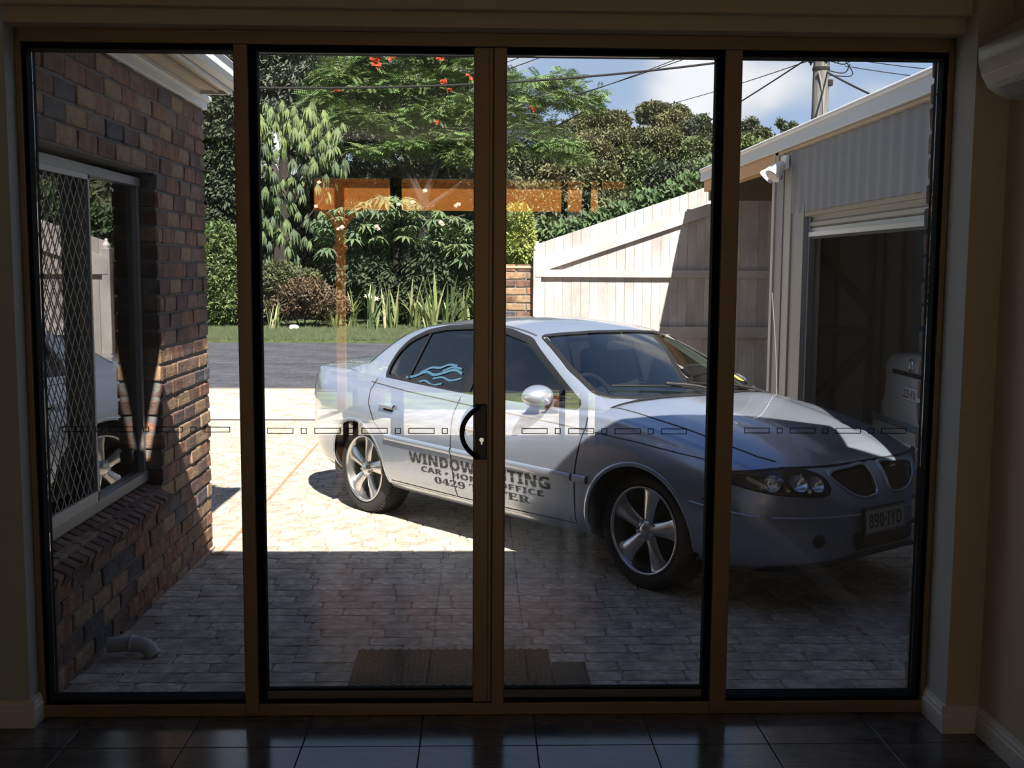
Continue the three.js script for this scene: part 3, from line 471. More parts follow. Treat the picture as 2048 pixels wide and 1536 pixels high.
// ---------------------------------------------------------------- the silver sedan (local x forward, y up, z to its right-hand side)
const paint = phys([0.43, 0.49, 0.60], 0.33, 0.72, { clearcoat: 1, clearcoatRoughness: 0.03 });
const rubber = std([0.016, 0.016, 0.017], 0.75), seal = std([0.010, 0.010, 0.011], 0.45), trimGrey = std([0.045, 0.047, 0.05], 0.6);
const alloy = phys([0.62, 0.62, 0.62], 0.24, 0.95, { clearcoat: 0.6, clearcoatRoughness: 0.1 });
const tintGlass = new THREE.MeshPhysicalMaterial({ color: lin(0.05, 0.055, 0.06), transmission: 1, roughness: 0.0, ior: 1.85, thickness: 0 });
const screenGlass = new THREE.MeshPhysicalMaterial({ color: lin(0.42, 0.48, 0.47), transmission: 1, roughness: 0.0, ior: 2.1, thickness: 0 });
const frameAt = { o: V(1.49765, -0.14315, -2.52198), x: V(0.62129, 0.01958, 0.78334), y: V(0, 0.99969, -0.02499), z: V(-0.78358, 0.01553, 0.62109) };

// open a loft from half-sections: rows of [z, y] for each x; mirrored over the centre plane into one closed skin
function loftSkin(xs, section, keepCell) {
  const rows = xs.map(section), nj = rows[0].length, full = rows.map((r) => [...r.slice().reverse().map(([z, y]) => [-z, y]), ...r.slice(1)]), n = full[0].length, pos = [], idx = [];
  full.forEach((r, i) => r.forEach(([z, y, dx]) => pos.push(xs[i] + (dx || 0), y, z)));
  for (let i = 0; i < xs.length - 1; i++) for (let j = 0; j < n - 1; j++) {
    const a = i * n + j, b = a + 1, c = a + n, d = c + 1, cx = (xs[i] + xs[i + 1]) / 2, y = (pos[a * 3 + 1] + pos[d * 3 + 1] + pos[b * 3 + 1] + pos[c * 3 + 1]) / 4, z = (pos[a * 3 + 2] + pos[d * 3 + 2] + pos[b * 3 + 2] + pos[c * 3 + 2]) / 4;
    if (keepCell && !keepCell(cx, y, z, j, n)) continue;
    idx.push(a, c, b, b, c, d);
  }
  const g = new THREE.BufferGeometry(); g.setAttribute('position', new THREE.Float32BufferAttribute(pos, 3)); g.setIndex(idx); g.setAttribute('uv', new THREE.Float32BufferAttribute(new Float32Array(pos.length / 3 * 2), 2)); g.computeVertexNormals();
  return g;
}
function crossRom(pts, per) { // Catmull-Rom (centripetal) through section points
  const c = new THREE.CatmullRomCurve3(pts.map(([z, y]) => V(z, y, 0)), false, 'centripetal'), out = [], n = (pts.length - 1) * per;
  for (let i = 0; i <= n; i++) { const p = c.getPoint(i / n); out.push([p.x, p.y]); }
  return out;
}
const inPoly = (x, y, P) => { let c = false; for (let i = 0, j = P.length - 1; i < P.length; j = i++) if ((P[i][1] > y) !== (P[j][1] > y) && x < ((P[j][0] - P[i][0]) * (y - P[i][1])) / (P[j][1] - P[i][1]) + P[i][0]) c = !c; return c; };
// round a polygon's corners through a closed Catmull-Rom
const smoothLoop = (P, n = 64) => { const c = new THREE.CatmullRomCurve3(P.map(([a, b]) => V(a, b, 0)), true, 'centripetal'); return c.getSpacedPoints(n).slice(0, n).map((p) => [p.x, p.y]); };
function roundCorners(P, r, n = 5) { const out = []; P.forEach((p, i) => { const a = P[(i + P.length - 1) % P.length], b = P[(i + 1) % P.length], la = Math.hypot(a[0] - p[0], a[1] - p[1]), lb = Math.hypot(b[0] - p[0], b[1] - p[1]), ra = Math.min(r, la * 0.45), rb = Math.min(r, lb * 0.45), s = [p[0] + (a[0] - p[0]) * ra / la, p[1] + (a[1] - p[1]) * ra / la], e = [p[0] + (b[0] - p[0]) * rb / lb, p[1] + (b[1] - p[1]) * rb / lb]; for (let k = 0; k <= n; k++) { const t = k / n; out.push([(1 - t) ** 2 * s[0] + 2 * t * (1 - t) * p[0] + t * t * e[0], (1 - t) ** 2 * s[1] + 2 * t * (1 - t) * p[1] + t * t * e[1]]); } }); return out; }

// drop 2-D outlines on to a skin: view 'side' = (x, y) from +z, 'top' = (x, z) from above, 'front' = (z, y) from +x, 'rear' from -x
function projector(geos) {
  const g = mergeGeometries(geos.map((q) => { const h = q.clone(); for (const k of Object.keys(h.attributes)) if (k !== 'position') h.deleteAttribute(k); return h.index ? h.toNonIndexed() : h; })), bvh = new MeshBVH(g);
  const ray = new THREE.Ray();
  return (view, a, b) => {
    if (view === 'side') { ray.origin.set(a, b, 3); ray.direction.set(0, 0, -1); } else if (view === 'side-') { ray.origin.set(a, b, -3); ray.direction.set(0, 0, 1); } else if (view === 'top') { ray.origin.set(a, 4, b); ray.direction.set(0, -1, 0); } else if (view === 'front') { ray.origin.set(4, b, a); ray.direction.set(-1, 0, 0); } else { ray.origin.set(-8, b, a); ray.direction.set(1, 0, 0); }
    const h = bvh.raycastFirst(ray, THREE.DoubleSide); if (!h) return null;
    const n = h.face.normal.clone(); if (n.dot(ray.direction) > 0) n.negate(); return { p: h.point.clone(), n };
  };
}
// a patch of skin inside an outline, lifted by off; uv runs over the outline's bounding box
function patch(proj, view, loop, off, cell = 0.02, depth = 0) {
  const xs = loop.map((p) => p[0]), ys = loop.map((p) => p[1]), x0 = Math.min(...xs), x1 = Math.max(...xs), y0 = Math.min(...ys), y1 = Math.max(...ys);
  const inner = []; for (let x = x0 + cell / 2; x < x1; x += cell) for (let y = y0 + cell / 2; y < y1; y += cell) if (inPoly(x, y, loop) && loop.every((p) => Math.hypot(p[0] - x, p[1] - y) > cell * 0.55)) inner.push([x, y]);
  // triangulate row by row: strips between the outline's left and right limits at each height
  const rowsN = Math.max(2, Math.ceil((y1 - y0) / cell)), cols = Math.max(2, Math.ceil((x1 - x0) / cell)), pos = [], uv = [], idx = [];
  const span = (y) => { const c = []; for (let i = 0; i < loop.length; i++) { const a = loop[i], b = loop[(i + 1) % loop.length]; if ((a[1] <= y) !== (b[1] <= y)) c.push(a[0] + (b[0] - a[0]) * (y - a[1]) / (b[1] - a[1])); } return c.length ? [Math.min(...c), Math.max(...c)] : null; };
  let last = null;
  for (let r = 0; r <= rowsN; r++) {
    const y = mix(y0, y1, r / rowsN), s = span(clamp(y, y0 + 1e-4, y1 - 1e-4)) || [(x0 + x1) / 2, (x0 + x1) / 2], row = [];
    for (let k = 0; k <= cols; k++) { const x = mix(s[0], s[1], k / cols); let h = proj(view, x, y); if (!h) for (const q of [0.99, 0.97, 0.94, 0.9]) { h = proj(view, mix((s[0] + s[1]) / 2, x, q), mix((y0 + y1) / 2, y, q)); if (h) break; } if (!h) { row.push(-1); continue; } row.push(pos.length / 3); pos.push(h.p.x + h.n.x * off, h.p.y + h.n.y * off, h.p.z + h.n.z * off); uv.push((x - x0) / (x1 - x0), (y - y0) / (y1 - y0)); }
    if (last) for (let k = 0; k < cols; k++) { const [a, b, c, d] = [last[k], last[k + 1], row[k], row[k + 1]]; if (a >= 0 && b >= 0 && c >= 0) idx.push(a, b, c); if (b >= 0 && d >= 0 && c >= 0) idx.push(b, d, c); }
    last = row;
  }
  const g = new THREE.BufferGeometry(); g.setAttribute('position', new THREE.Float32BufferAttribute(pos, 3)); g.setAttribute('uv', new THREE.Float32BufferAttribute(uv, 2)); g.setIndex(idx); g.computeVertexNormals(); return g;
}
// a ribbon along a line on the skin (seals, shut lines, strips): slightly raised, with a rounded section of its own
function ribbon(proj, view, line, width, off, closed = false, raise = 0) {
  const P = []; const n = line.length, m = closed ? n : n - 1;
  for (let i = 0; i < m; i++) { const a = line[i], b = line[(i + 1) % n], L = Math.hypot(b[0] - a[0], b[1] - a[1]), k = Math.max(1, Math.ceil(L / 0.03)); for (let s = 0; s < k; s++) P.push([mix(a[0], b[0], s / k), mix(a[1], b[1], s / k)]); }
  if (!closed) P.push(line[n - 1]);
  const pos = [], idx = [], N = P.length; let rows = 0; const prof = raise ? [[-0.5, 0], [-0.42, 0.8], [0, 1], [0.42, 0.8], [0.5, 0]] : [[-0.5, 0], [0.5, 0]];
  for (let i = 0; i < N; i++) {
    const a = P[closed ? (i + N - 1) % N : Math.max(0, i - 1)], b = P[closed ? (i + 1) % N : Math.min(N - 1, i + 1)], L = Math.hypot(b[0] - a[0], b[1] - a[1]) || 1, nx = -(b[1] - a[1]) / L, ny = (b[0] - a[0]) / L, c = proj(view, P[i][0], P[i][1]);
    const row = prof.map(([w, h]) => { const q = proj(view, P[i][0] + nx * w * width, P[i][1] + ny * w * width) || c; return q && q.p.clone().addScaledVector(q.n, off + h * raise); });
    if (row.some((q) => !q)) { rows = 0; continue; }
    const at = pos.length / 3; row.forEach((q) => pos.push(q.x, q.y, q.z)); const k = prof.length;
    if (rows) for (let j = 0; j < k - 1; j++) idx.push(at - k + j, at - k + j + 1, at + j, at - k + j + 1, at + j + 1, at + j);
    rows++;
  }
  if (closed) { const k = prof.length, at = pos.length / 3 - k; for (let j = 0; j < k - 1; j++) idx.push(at + j, at + j + 1, j, at + j + 1, j + 1, j); }
  const g = new THREE.BufferGeometry(); g.setAttribute('position', new THREE.Float32BufferAttribute(pos, 3)); g.setIndex(idx); g.setAttribute('uv', new THREE.Float32BufferAttribute(new Float32Array(pos.length / 3 * 2), 2)); g.computeVertexNormals(); return g;
}
const mirrorZ = (g) => { const h = g.clone().scale(1, 1, -1); if (h.index) { const a = h.index.array; for (let i = 0; i < a.length; i += 3) { const t = a[i]; a[i] = a[i + 1]; a[i + 1] = t; } } else { for (const k of Object.keys(h.attributes)) { const A = h.attributes[k], s = A.itemSize, a = A.array; for (let i = 0; i < A.count; i += 3) for (let q = 0; q < s; q++) { const t = a[i * s + q]; a[i * s + q] = a[(i + 1) * s + q]; a[(i + 1) * s + q] = t; } } } h.computeVertexNormals(); return h; };

function makeWheel(parent, x, z, side, steer = 0) {
  const w = new THREE.Group(); w.name = 'wheel'; w.position.set(x, 0.325, z); w.rotation.y = steer + (side < 0 ? Math.PI : 0); parent.add(w);
  const lathe = (p, n = 64) => new THREE.LatheGeometry(p.map((q) => new THREE.Vector2(...q)), n).rotateX(Math.PI / 2); // axis along z, outer face at +z
  part(w, 'tyre', lathe([[0.232, -0.205], [0.255, -0.222], [0.295, -0.225], [0.315, -0.21], [0.323, -0.19], [0.325, -0.11], [0.323, -0.03], [0.315, -0.008], [0.295, 0.008], [0.262, 0.006], [0.240, -0.004], [0.236, -0.014]]), rubber);
  const tr = []; for (let i = 0; i < 72; i++) { const a = i / 72 * Math.PI * 2; for (const [zz, sk] of [[-0.045, 0.25], [-0.17, -0.25]]) { const b = new THREE.BoxGeometry(0.016, 0.008, 0.055); b.rotateY(sk * 2); b.translate(0, 0.3255, zz); b.rotateZ(a); tr.push(b); } }
  stuffOf(part(w, 'tread_blocks', merge(tr), rubber));
  part(w, 'rim', lathe([[0.244, -0.004], [0.246, 0.004], [0.240, 0.010], [0.232, 0.008], [0.226, -0.004], [0.220, -0.05], [0.208, -0.07], [0.206, -0.19], [0.232, -0.205]]), alloy);
  part(w, 'brake_disc', new THREE.CylinderGeometry(0.150, 0.150, 0.022, 40).rotateX(Math.PI / 2).translate(0, 0, -0.125), std([0.07, 0.07, 0.072], 0.4, 0.8));
  part(w, 'backing', new THREE.CylinderGeometry(0.205, 0.205, 0.02, 40).rotateX(Math.PI / 2).translate(0, 0, -0.17), std([0.012, 0.012, 0.012], 0.8));
  const spokeG = (() => { // broad blade: narrow waist by the hub, flaring and dipping to the rim
    const st = [[0.045, 0.034, -0.020, -0.062], [0.085, 0.037, -0.016, -0.062], [0.130, 0.042, -0.012, -0.06], [0.175, 0.051, -0.012, -0.058], [0.210, 0.064, -0.014, -0.056], [0.233, 0.078, -0.010, -0.05]], pos = [], idx = [];
    const ring = st.map(([r, w2, zf, zb]) => [[-w2, r, zb], [-w2, r, zf - 0.012], [-w2 * 0.62, r, zf - 0.001], [0, r, zf + 0.003], [w2 * 0.62, r, zf - 0.001], [w2, r, zf - 0.012], [w2, r, zb]].map(([a, b, c]) => [a + (b - 0.045) * 0.10, b, c]));
    ring.forEach((r) => r.forEach((p) => pos.push(...p))); const k = 7;
    for (let i = 0; i < st.length - 1; i++) for (let j = 0; j < k; j++) { const a = i * k + j, b = i * k + (j + 1) % k; idx.push(a, b, a + k, b, b + k, a + k); }
    const g = new THREE.BufferGeometry(); g.setAttribute('position', new THREE.Float32BufferAttribute(pos, 3)); g.setIndex(idx); const t = toCreasedNormals(g, 0.7); t.setAttribute('uv', new THREE.Float32BufferAttribute(new Float32Array(t.attributes.position.count * 2), 2)); return t; })();
  for (let i = 0; i < 5; i++) part(w, 'spoke', spokeG, alloy).rotation.z = -0.10 + i * Math.PI * 2 / 5;
  part(w, 'hub_cap', lathe([[0, 0.004], [0.022, 0.003], [0.032, -0.003], [0.052, -0.014], [0.060, -0.026], [0.062, -0.06]], 32), alloy);
  const nuts = []; for (let i = 0; i < 5; i++) { const a = -0.10 + (i + 0.5) * Math.PI * 2 / 5; nuts.push(new THREE.CylinderGeometry(0.0095, 0.0105, 0.03, 6).rotateX(Math.PI / 2).translate(Math.sin(-a) * 0.052, Math.cos(a) * 0.052, -0.018)); }
  for (const n of nuts) part(w, 'wheel_nut', n, M.steel);
  return w;
}
{
  const car = thing('car', 'silver sedan with window tinting lettering along its door, parked on the drive', 'car');
  car.quaternion.setFromRotationMatrix(new THREE.Matrix4().makeBasis(frameAt.x, frameAt.y, frameAt.z)); car.position.copy(frameAt.o);
  const W = curve([[-3.93, 0.02], [-3.92, 0.22], [-3.90, 0.38], [-3.86, 0.50], [-3.78, 0.62], [-3.66, 0.72], [-3.5, 0.80], [-3.3, 0.86], [-2.9, 0.905], [-2.4, 0.918], [-1.4, 0.921], [-0.6, 0.917], [0, 0.907], [0.3, 0.885], [0.5, 0.855], [0.62, 0.82], [0.73, 0.755], [0.82, 0.655], [0.885, 0.53], [0.93, 0.39], [0.955, 0.24], [0.965, 0.02]]);
  const T = curve([[-3.93, 0.58], [-3.92, 0.75], [-3.905, 0.88], [-3.88, 1.0], [-3.84, 1.055], [-3.75, 1.082], [-3.4, 1.095], [-3.05, 1.085], [-2.9, 1.0], [-2.6, 0.96], [-1.4, 0.93], [-0.6, 0.93], [-0.45, 0.97], [-0.3, 1.008], [-0.2, 1.003], [0, 0.975], [0.25, 0.932], [0.5, 0.875], [0.7, 0.812], [0.82, 0.752], [0.87, 0.71], [0.91, 0.655], [0.94, 0.585], [0.955, 0.525], [0.965, 0.46]]);
  const B = curve([[-3.93, 0.50], [-3.91, 0.42], [-3.86, 0.36], [-3.7, 0.31], [-3.4, 0.27], [-2.8, 0.23], [-2.2, 0.205], [-0.4, 0.20], [0.4, 0.20], [0.7, 0.205], [0.86, 0.225], [0.92, 0.27], [0.95, 0.33], [0.965, 0.40]]);
  const S = curve([[-3.93, 0.54], [-3.92, 0.68], [-3.905, 0.80], [-3.87, 0.93], [-3.8, 1.0], [-3.6, 1.03], [-3.0, 1.035], [-2.5, 1.01], [-1.9, 0.975], [-1.4, 0.952], [-0.6, 0.935], [-0.3, 0.925], [0, 0.885], [0.2, 0.85], [0.4, 0.802], [0.6, 0.745], [0.75, 0.70], [0.85, 0.655], [0.91, 0.60], [0.94, 0.55], [0.955, 0.505], [0.965, 0.44]]);
  const section = (x) => {
    const w = W(x), t = T(x), b = B(x), s = S(x), h = s - b, f = sstep(0.35, 0.8, x), rr = sstep(-3.3, -3.85, x), flat = Math.max(f, rr);
    // bumper zone bulges lower; the belt tucks in towards the glass
    const lift = 1 - Math.max(sstep(0.93, 0.96, x), sstep(-3.91, -3.93, x));
    const shoulder = mix(0.905, 0.93, flat), crease = 0.006 * lift * (1 - f * 0.6);
    const pts = [[0, b], [0.55 * w, b], [0.80 * w, b + 0.004 * lift], [0.90 * w, b + 0.06 * h], [0.955 * w, b + 0.16 * h], [0.985 * w, b + 0.34 * h], [1.0 * w, b + 0.54 * h], [0.995 * w, b + 0.70 * h], [0.975 * w, b + 0.83 * h], [(shoulder + 0.03) * w, b + 0.935 * h], [shoulder * w, s], [(shoulder - 0.06) * w, s + 0.22 * (t - s)], [0.66 * w, s + 0.72 * (t - s)], [0.34 * w, s + 0.93 * (t - s) + crease], [0, t]];
    const out = crossRom(pts, 7), zc = 0.45 - 0.19 * (x + 0.25), on = sstep(-0.30, -0.1, x) * (1 - sstep(0.72, 0.84, x));
    return on ? out.map(([z, y]) => [z, y > s - 0.02 ? y + 0.011 * on * (1 - sstep(zc - 0.03, zc + 0.03, z)) : y]) : out;
  };
  const xs = []; for (let i = 0; i <= 150; i++) xs.push(-3.93 + 4.40 * i / 150); for (let i = 1; i <= 60; i++) xs.push(0.47 + 0.495 * i / 60);
  const ends = [-3.929, -3.926, -3.922, -3.915, -3.905, 0.93, 0.938, 0.945, 0.951, 0.957, 0.961, 0.9635]; const XS = [...new Set([...xs, ...ends])].sort((a, b) => a - b);
  const AR = 0.365, arch = (x, y, cx) => Math.hypot((x - cx) / 1.03, y - 0.325) < AR;
  const headlight = smoothLoop([[0.815, 0.672], [0.80, 0.708], [0.72, 0.726], [0.60, 0.732], [0.49, 0.718], [0.425, 0.675], [0.425, 0.625], [0.47, 0.604], [0.60, 0.610], [0.74, 0.630]], 56);
  const grilleLoop = smoothLoop([[0.055, 0.705], [0.055, 0.600], [0.075, 0.572], [0.16, 0.568], [0.26, 0.590], [0.345, 0.645], [0.385, 0.695], [0.35, 0.712], [0.2, 0.722], [0.075, 0.725]], 48);
  const whole = loftSkin(XS, section, null), proj0 = projector([whole]);
  const bodyG = loftSkin(XS, section, (x, y, z) => {
    if (Math.abs(z) > 0.42 && (arch(x, y, 0) || arch(x, y, -2.788))) return false;
    if (x > 0.45 && y > 0.5 && y < 0.8 && (inPoly(Math.abs(z), y, headlight) || inPoly(Math.abs(z), y, grilleLoop))) return false;
    return true; });
  part(car, 'body', bodyG, paint);
  // greenhouse
  const TG = curve([[-3.08, 1.085], [-3.0, 1.128], [-2.8, 1.245], [-2.62, 1.338], [-2.48, 1.388], [-2.3, 1.422], [-2.0, 1.445], [-1.7, 1.450], [-1.45, 1.438], [-1.25, 1.412], [-1.1, 1.375], [-0.95, 1.318], [-0.7, 1.205], [-0.5, 1.105], [-0.30, 1.006]]);
  const WG = curve([[-3.08, 0.70], [-2.8, 0.765], [-2.4, 0.808], [-1.6, 0.822], [-0.9, 0.806], [-0.5, 0.778], [-0.30, 0.755]]);
  const gsec = (x) => {
    const top = TG(x), y0 = S(x) - 0.05, w = WG(x), sideZ = (y) => w - Math.max(0, y - 0.95) * 0.44 - 0.10 * Math.max(0, y - 0.95) ** 2, crown = 0.15;
    let yc = top; for (let i = 0; i < 30; i++) yc = mix(yc, top - crown * sideZ(yc) ** 2, 0.6); yc = Math.max(yc, y0 + 0.03);
    const zc = sideZ(yc), r = Math.min(0.075, (yc - y0) * 0.5), pts = [], ya = yc - r * 0.8, za = sideZ(ya), zb = zc - r, yb = Math.max(top - crown * zb * zb, y0 + 0.031);
    const NS = 22, NC = 8, NT = 18;
    for (let i = 0; i < NS; i++) { const y = mix(y0, ya, i / NS); pts.push([sideZ(y), y]); }
    for (let i = 0; i < NC; i++) { const t = i / NC; pts.push([(1 - t) ** 2 * za + 2 * t * (1 - t) * zc + t * t * zb, (1 - t) ** 2 * ya + 2 * t * (1 - t) * yc + t * t * yb]); }
    for (let i = 0; i <= NT; i++) { const z = mix(zb, 0, i / NT); pts.push([z, Math.max(y0 + 0.031, top - crown * z * z)]); }
    return pts.reverse().map((p) => p).reverse();
  };
  const gx = []; for (let i = 0; i <= 190; i++) gx.push(-3.08 + 2.78 * i / 190);
  const DLO = roundCorners([[-0.53, 0.958], [-0.86, 1.150], [-1.155, 1.312], [-1.40, 1.362], [-1.74, 1.384], [-2.05, 1.368], [-2.25, 1.335], [-2.42, 1.268], [-2.52, 1.176], [-2.565, 1.06], [-2.545, 1.008], [-1.55, 0.950]], 0.05);
  const front = roundCorners([[-0.53, 0.958], [-0.86, 1.150], [-1.155, 1.312], [-1.40, 1.362], [-1.515, 1.370], [-1.545, 0.951]], 0.045), rearW = roundCorners([[-1.615, 0.955], [-1.60, 1.374], [-1.74, 1.384], [-2.05, 1.368], [-2.25, 1.335], [-2.42, 1.268], [-2.52, 1.176], [-2.565, 1.06], [-2.545, 1.008]], 0.045);
  const wsLoop = roundCorners([[-0.295, 0], [-0.305, 0.22], [-0.35, 0.45], [-0.445, 0.66], [-0.50, 0.695], [-0.75, 0.665], [-1.10, 0.565], [-1.125, 0.535], [-1.075, 0.28], [-1.055, 0], [-1.075, -0.28], [-1.125, -0.535], [-1.10, -0.565], [-0.75, -0.665], [-0.50, -0.695], [-0.445, -0.66], [-0.35, -0.45], [-0.305, -0.22]], 0.03);
  const rwLoop = roundCorners([[-2.50, 0], [-2.51, 0.3], [-2.55, 0.54], [-2.62, 0.575], [-2.98, 0.635], [-3.03, 0.55], [-3.05, 0], [-3.03, -0.55], [-2.98, -0.635], [-2.62, -0.575], [-2.55, -0.54], [-2.51, -0.3]], 0.05);
  const gWhole = loftSkin(gx, gsec, null), projG = projector([gWhole]);
  const isSide = (j, n) => { const h = (n - 1) / 2, k = Math.abs(j - h + 0.5); return k < 30; };
  // the section runs belt -> centre, then mirrored; cells near either end of a row are the flanks
  const cabG = loftSkin(gx, gsec, (x, y, z) => {
    const w = WG(x) - (y - 0.95) * 0.44; const flank = Math.abs(z) > w - 0.055 - 0.03 * (y > 1.3 ? 1 : 0);
    if (flank && inPoly(x, y, DLO)) return false;
    if (inPoly(x, z, wsLoop) && x > -1.2) return false;
    if (inPoly(x, z, rwLoop) && x < -2.4) return false;
    return true; });
  part(car, 'cabin_shell', cabG, paint, 'silver roof and pillars');
  const both = (name, g, m, label) => { part(car, name, g, m, label); return part(car, name, mirrorZ(g), m, label); };
  both('door_window', patch(projG, 'side', front, -0.004, 0.03), tintGlass, 'dark tinted front door glass');
  both('door_window', patch(projG, 'side', rearW, -0.004, 0.03), tintGlass, 'dark tinted rear door glass');
  both('window_seal', ribbon(projG, 'side', DLO, 0.034, 0.004, true, 0.004), seal);
  both('window_divider', ribbon(projG, 'side', [[-1.578, 0.945], [-1.562, 1.385]], 0.085, 0.003), seal, 'black centre pillar');
  both('quarter_divider', ribbon(projG, 'side', [[-2.27, 0.985], [-2.20, 1.345]], 0.022, 0.003), seal);
  part(car, 'windscreen', patch(projG, 'top', wsLoop, -0.003, 0.035), screenGlass);
  part(car, 'windscreen_seal', ribbon(projG, 'top', wsLoop, 0.034, 0.004, true, 0.003), seal);
  part(car, 'rear_window', patch(projG, 'top', rwLoop, -0.003, 0.035), tintGlass);
  part(car, 'rear_window_seal', ribbon(projG, 'top', rwLoop, 0.034, 0.004, true, 0.003), seal);
  for (const s of [1, -1]) part(car, 'roof_gutter', ribbon(projG, 'top', [[-1.16, 0.575 * s], [-1.6, 0.55 * s], [-2.1, 0.548 * s], [-2.5, 0.555 * s]], 0.014, 0.003), trimGrey);
  // flame artwork on the rear glass, a print
  const flame = (pts, w) => ribbon(projG, 'side', pts, w, 0.0015), fl = [[[-2.30, 1.02], [-2.20, 1.035], [-2.08, 1.07], [-1.98, 1.055], [-1.88, 1.075], [-1.77, 1.10], [-1.68, 1.08]], [[-2.30, 1.0], [-2.16, 0.995], [-2.06, 1.012], [-1.96, 0.99], [-1.86, 1.005]], [[-2.15, 1.06], [-2.04, 1.10], [-1.94, 1.105], [-1.85, 1.13], [-1.76, 1.125]], [[-1.98, 1.03], [-1.88, 1.045], [-1.78, 1.03], [-1.67, 1.05]], [[-1.90, 1.085], [-1.80, 1.115], [-1.70, 1.11]]];
  part(car, 'flame_print', merge(fl.map((p, i) => flame(new THREE.CatmullRomCurve3(p.map(([a, b]) => V(a, b, 0))).getPoints(20).map((q) => [q.x, q.y]), [0.017, 0.012, 0.014, 0.012, 0.012][i]))), std([0.05, 0.125, 0.20], 0.5), 'pale blue flame print on the rear door glass');
  // interior
  const inn = std([0.035, 0.036, 0.04], 0.85), inn2 = std([0.30, 0.29, 0.25], 0.8);
  part(car, 'cabin_floor', boxAB([-2.75, 0.62, -0.74], [-0.55, 0.66, 0.74]), inn);
  part(car, 'dashboard', merge(boxAB([-0.72, 0.86, -0.70], [-0.38, 0.955, 0.70], 0.03), boxAB([-0.80, 0.70, -0.70], [-0.60, 0.90, 0.70], 0.03)), inn);
  for (const [x, z] of [[-1.35, 0.36], [-1.35, -0.36], [-2.3, 0.34], [-2.3, -0.34]]) { const s = new THREE.Group(); s.name = 'seat'; s.position.set(x, 0, z); car.add(s); part(s, 'seat_cushion', new RoundedBoxGeometry(0.52, 0.14, 0.5, 3, 0.05).translate(0.22, 0.66, 0), inn); const b = new RoundedBoxGeometry(0.14, 0.62, 0.48, 3, 0.06); b.rotateZ(0.22); part(s, 'seat_back', b.translate(-0.06, 0.93, 0), inn); part(s, 'headrest', new RoundedBoxGeometry(0.10, 0.16, 0.26, 3, 0.04).rotateZ(0.15).translate(-0.15, 1.29, 0), inn); }
  const sw = part(car, 'steering_wheel', merge(new THREE.TorusGeometry(0.18, 0.015, 10, 36), boxAB([-0.17, -0.012, -0.01], [0.17, 0.012, 0.01]), boxAB([-0.012, -0.17, -0.01], [0.012, 0, 0.01])), inn); sw.position.set(-0.87, 0.93, 0.36); sw.rotation.set(0, Math.PI / 2, 0); sw.rotation.order = 'YXZ'; sw.rotation.x = -0.35;
  part(car, 'inner_mirror', new RoundedBoxGeometry(0.03, 0.06, 0.22, 2, 0.012).translate(-1.0, 1.27, 0), inn);
  for (const s of [1, -1]) part(car, 'pillar_trim', bar(V(-0.50, 0.97, 0.70 * s), V(-1.10, 1.315, 0.56 * s), 0.03, 0.04), inn2);
  part(car, 'registration_sticker', patch(projG, 'top', [[-0.50, -0.60], [-0.50, -0.665], [-0.575, -0.655], [-0.575, -0.59]], 0.002, 0.02), std([0.75, 0.62, 0.08], 0.6), 'small yellow sticker at the foot of the windscreen');
  // cowl and wipers
  part(car, 'cowl', patch(proj0, 'top', [[-0.43, 0.70], [-0.35, 0.50], [-0.26, 0.2], [-0.25, 0], [-0.26, -0.2], [-0.35, -0.50], [-0.43, -0.70], [-0.36, -0.72], [-0.27, -0.50], [-0.185, -0.2], [-0.175, 0], [-0.185, 0.2], [-0.27, 0.50], [-0.36, 0.72]].map(([a, b]) => [b, a]).map(([b, a]) => [a, b]), 0.004, 0.02), seal);
  const onG = (x, z, up) => { const h = projG('top', x, z); return h.p.addScaledVector(h.n, up); };
  for (const pts of [[[-0.325, -0.05], [-0.37, 0.15], [-0.42, 0.35], [-0.50, 0.58]], [[-0.31, -0.62], [-0.33, -0.42], [-0.36, -0.22], [-0.40, 0.02]]]) { const q = pts.map(([x, z]) => onG(x, z, 0.018)); const w = part(car, 'wiper', tube(q, 0.007, 24, 6), seal); part(w, 'wiper_arm', tube([q[0].clone().add(V(0.10, -0.015, 0.0)), q[0].clone().lerp(q[1], 0.5).add(V(0.06, 0.012, 0)), q[1].clone().lerp(q[2], 0.4).add(V(0.0, 0.02, 0))], 0.009, 16, 6), seal); }
  // shut lines
  const gap = std([0.008, 0.008, 0.01], 0.9), lineS = (pts, w = 0.009) => { const g = ribbon(proj0, 'side', pts, w, 0.0012); part(car, 'shut_line', g, gap); part(car, 'shut_line', mirrorZ(g), gap); };
  lineS([[-1.585, 0.94], [-1.60, 0.80], [-1.60, 0.55], [-1.59, 0.30]]);
  lineS([[-0.42, 0.935], [-0.40, 0.85], [-0.44, 0.62], [-0.46, 0.40], [-0.47, 0.30]]);
  lineS([[-2.565, 1.0], [-2.60, 0.92], [-2.585, 0.82], [-2.50, 0.70], [-2.40, 0.63]]);
  lineS([[-0.47, 0.295], [-1.5, 0.29], [-2.36, 0.30]], 0.006);
  lineS([[0.44, 0.565], [0.50, 0.60], [0.57, 0.64]], 0.006);
  for (const s of [1, -1]) { part(car, 'shut_line', ribbon(proj0, 'top', [[-0.40, 0.705 * s], [-0.2, 0.715 * s], [0.05, 0.71 * s], [0.3, 0.695 * s], [0.5, 0.672 * s], [0.62, 0.645 * s], [0.70, 0.60 * s]], 0.009, 0.0012), gap); }
  part(car, 'shut_line', ribbon(proj0, 'front', [[0.62, 0.737], [0.45, 0.735], [0.3, 0.733], [0, 0.735], [-0.3, 0.733], [-0.45, 0.735], [-0.62, 0.737]], 0.010, 0.0012), gap);
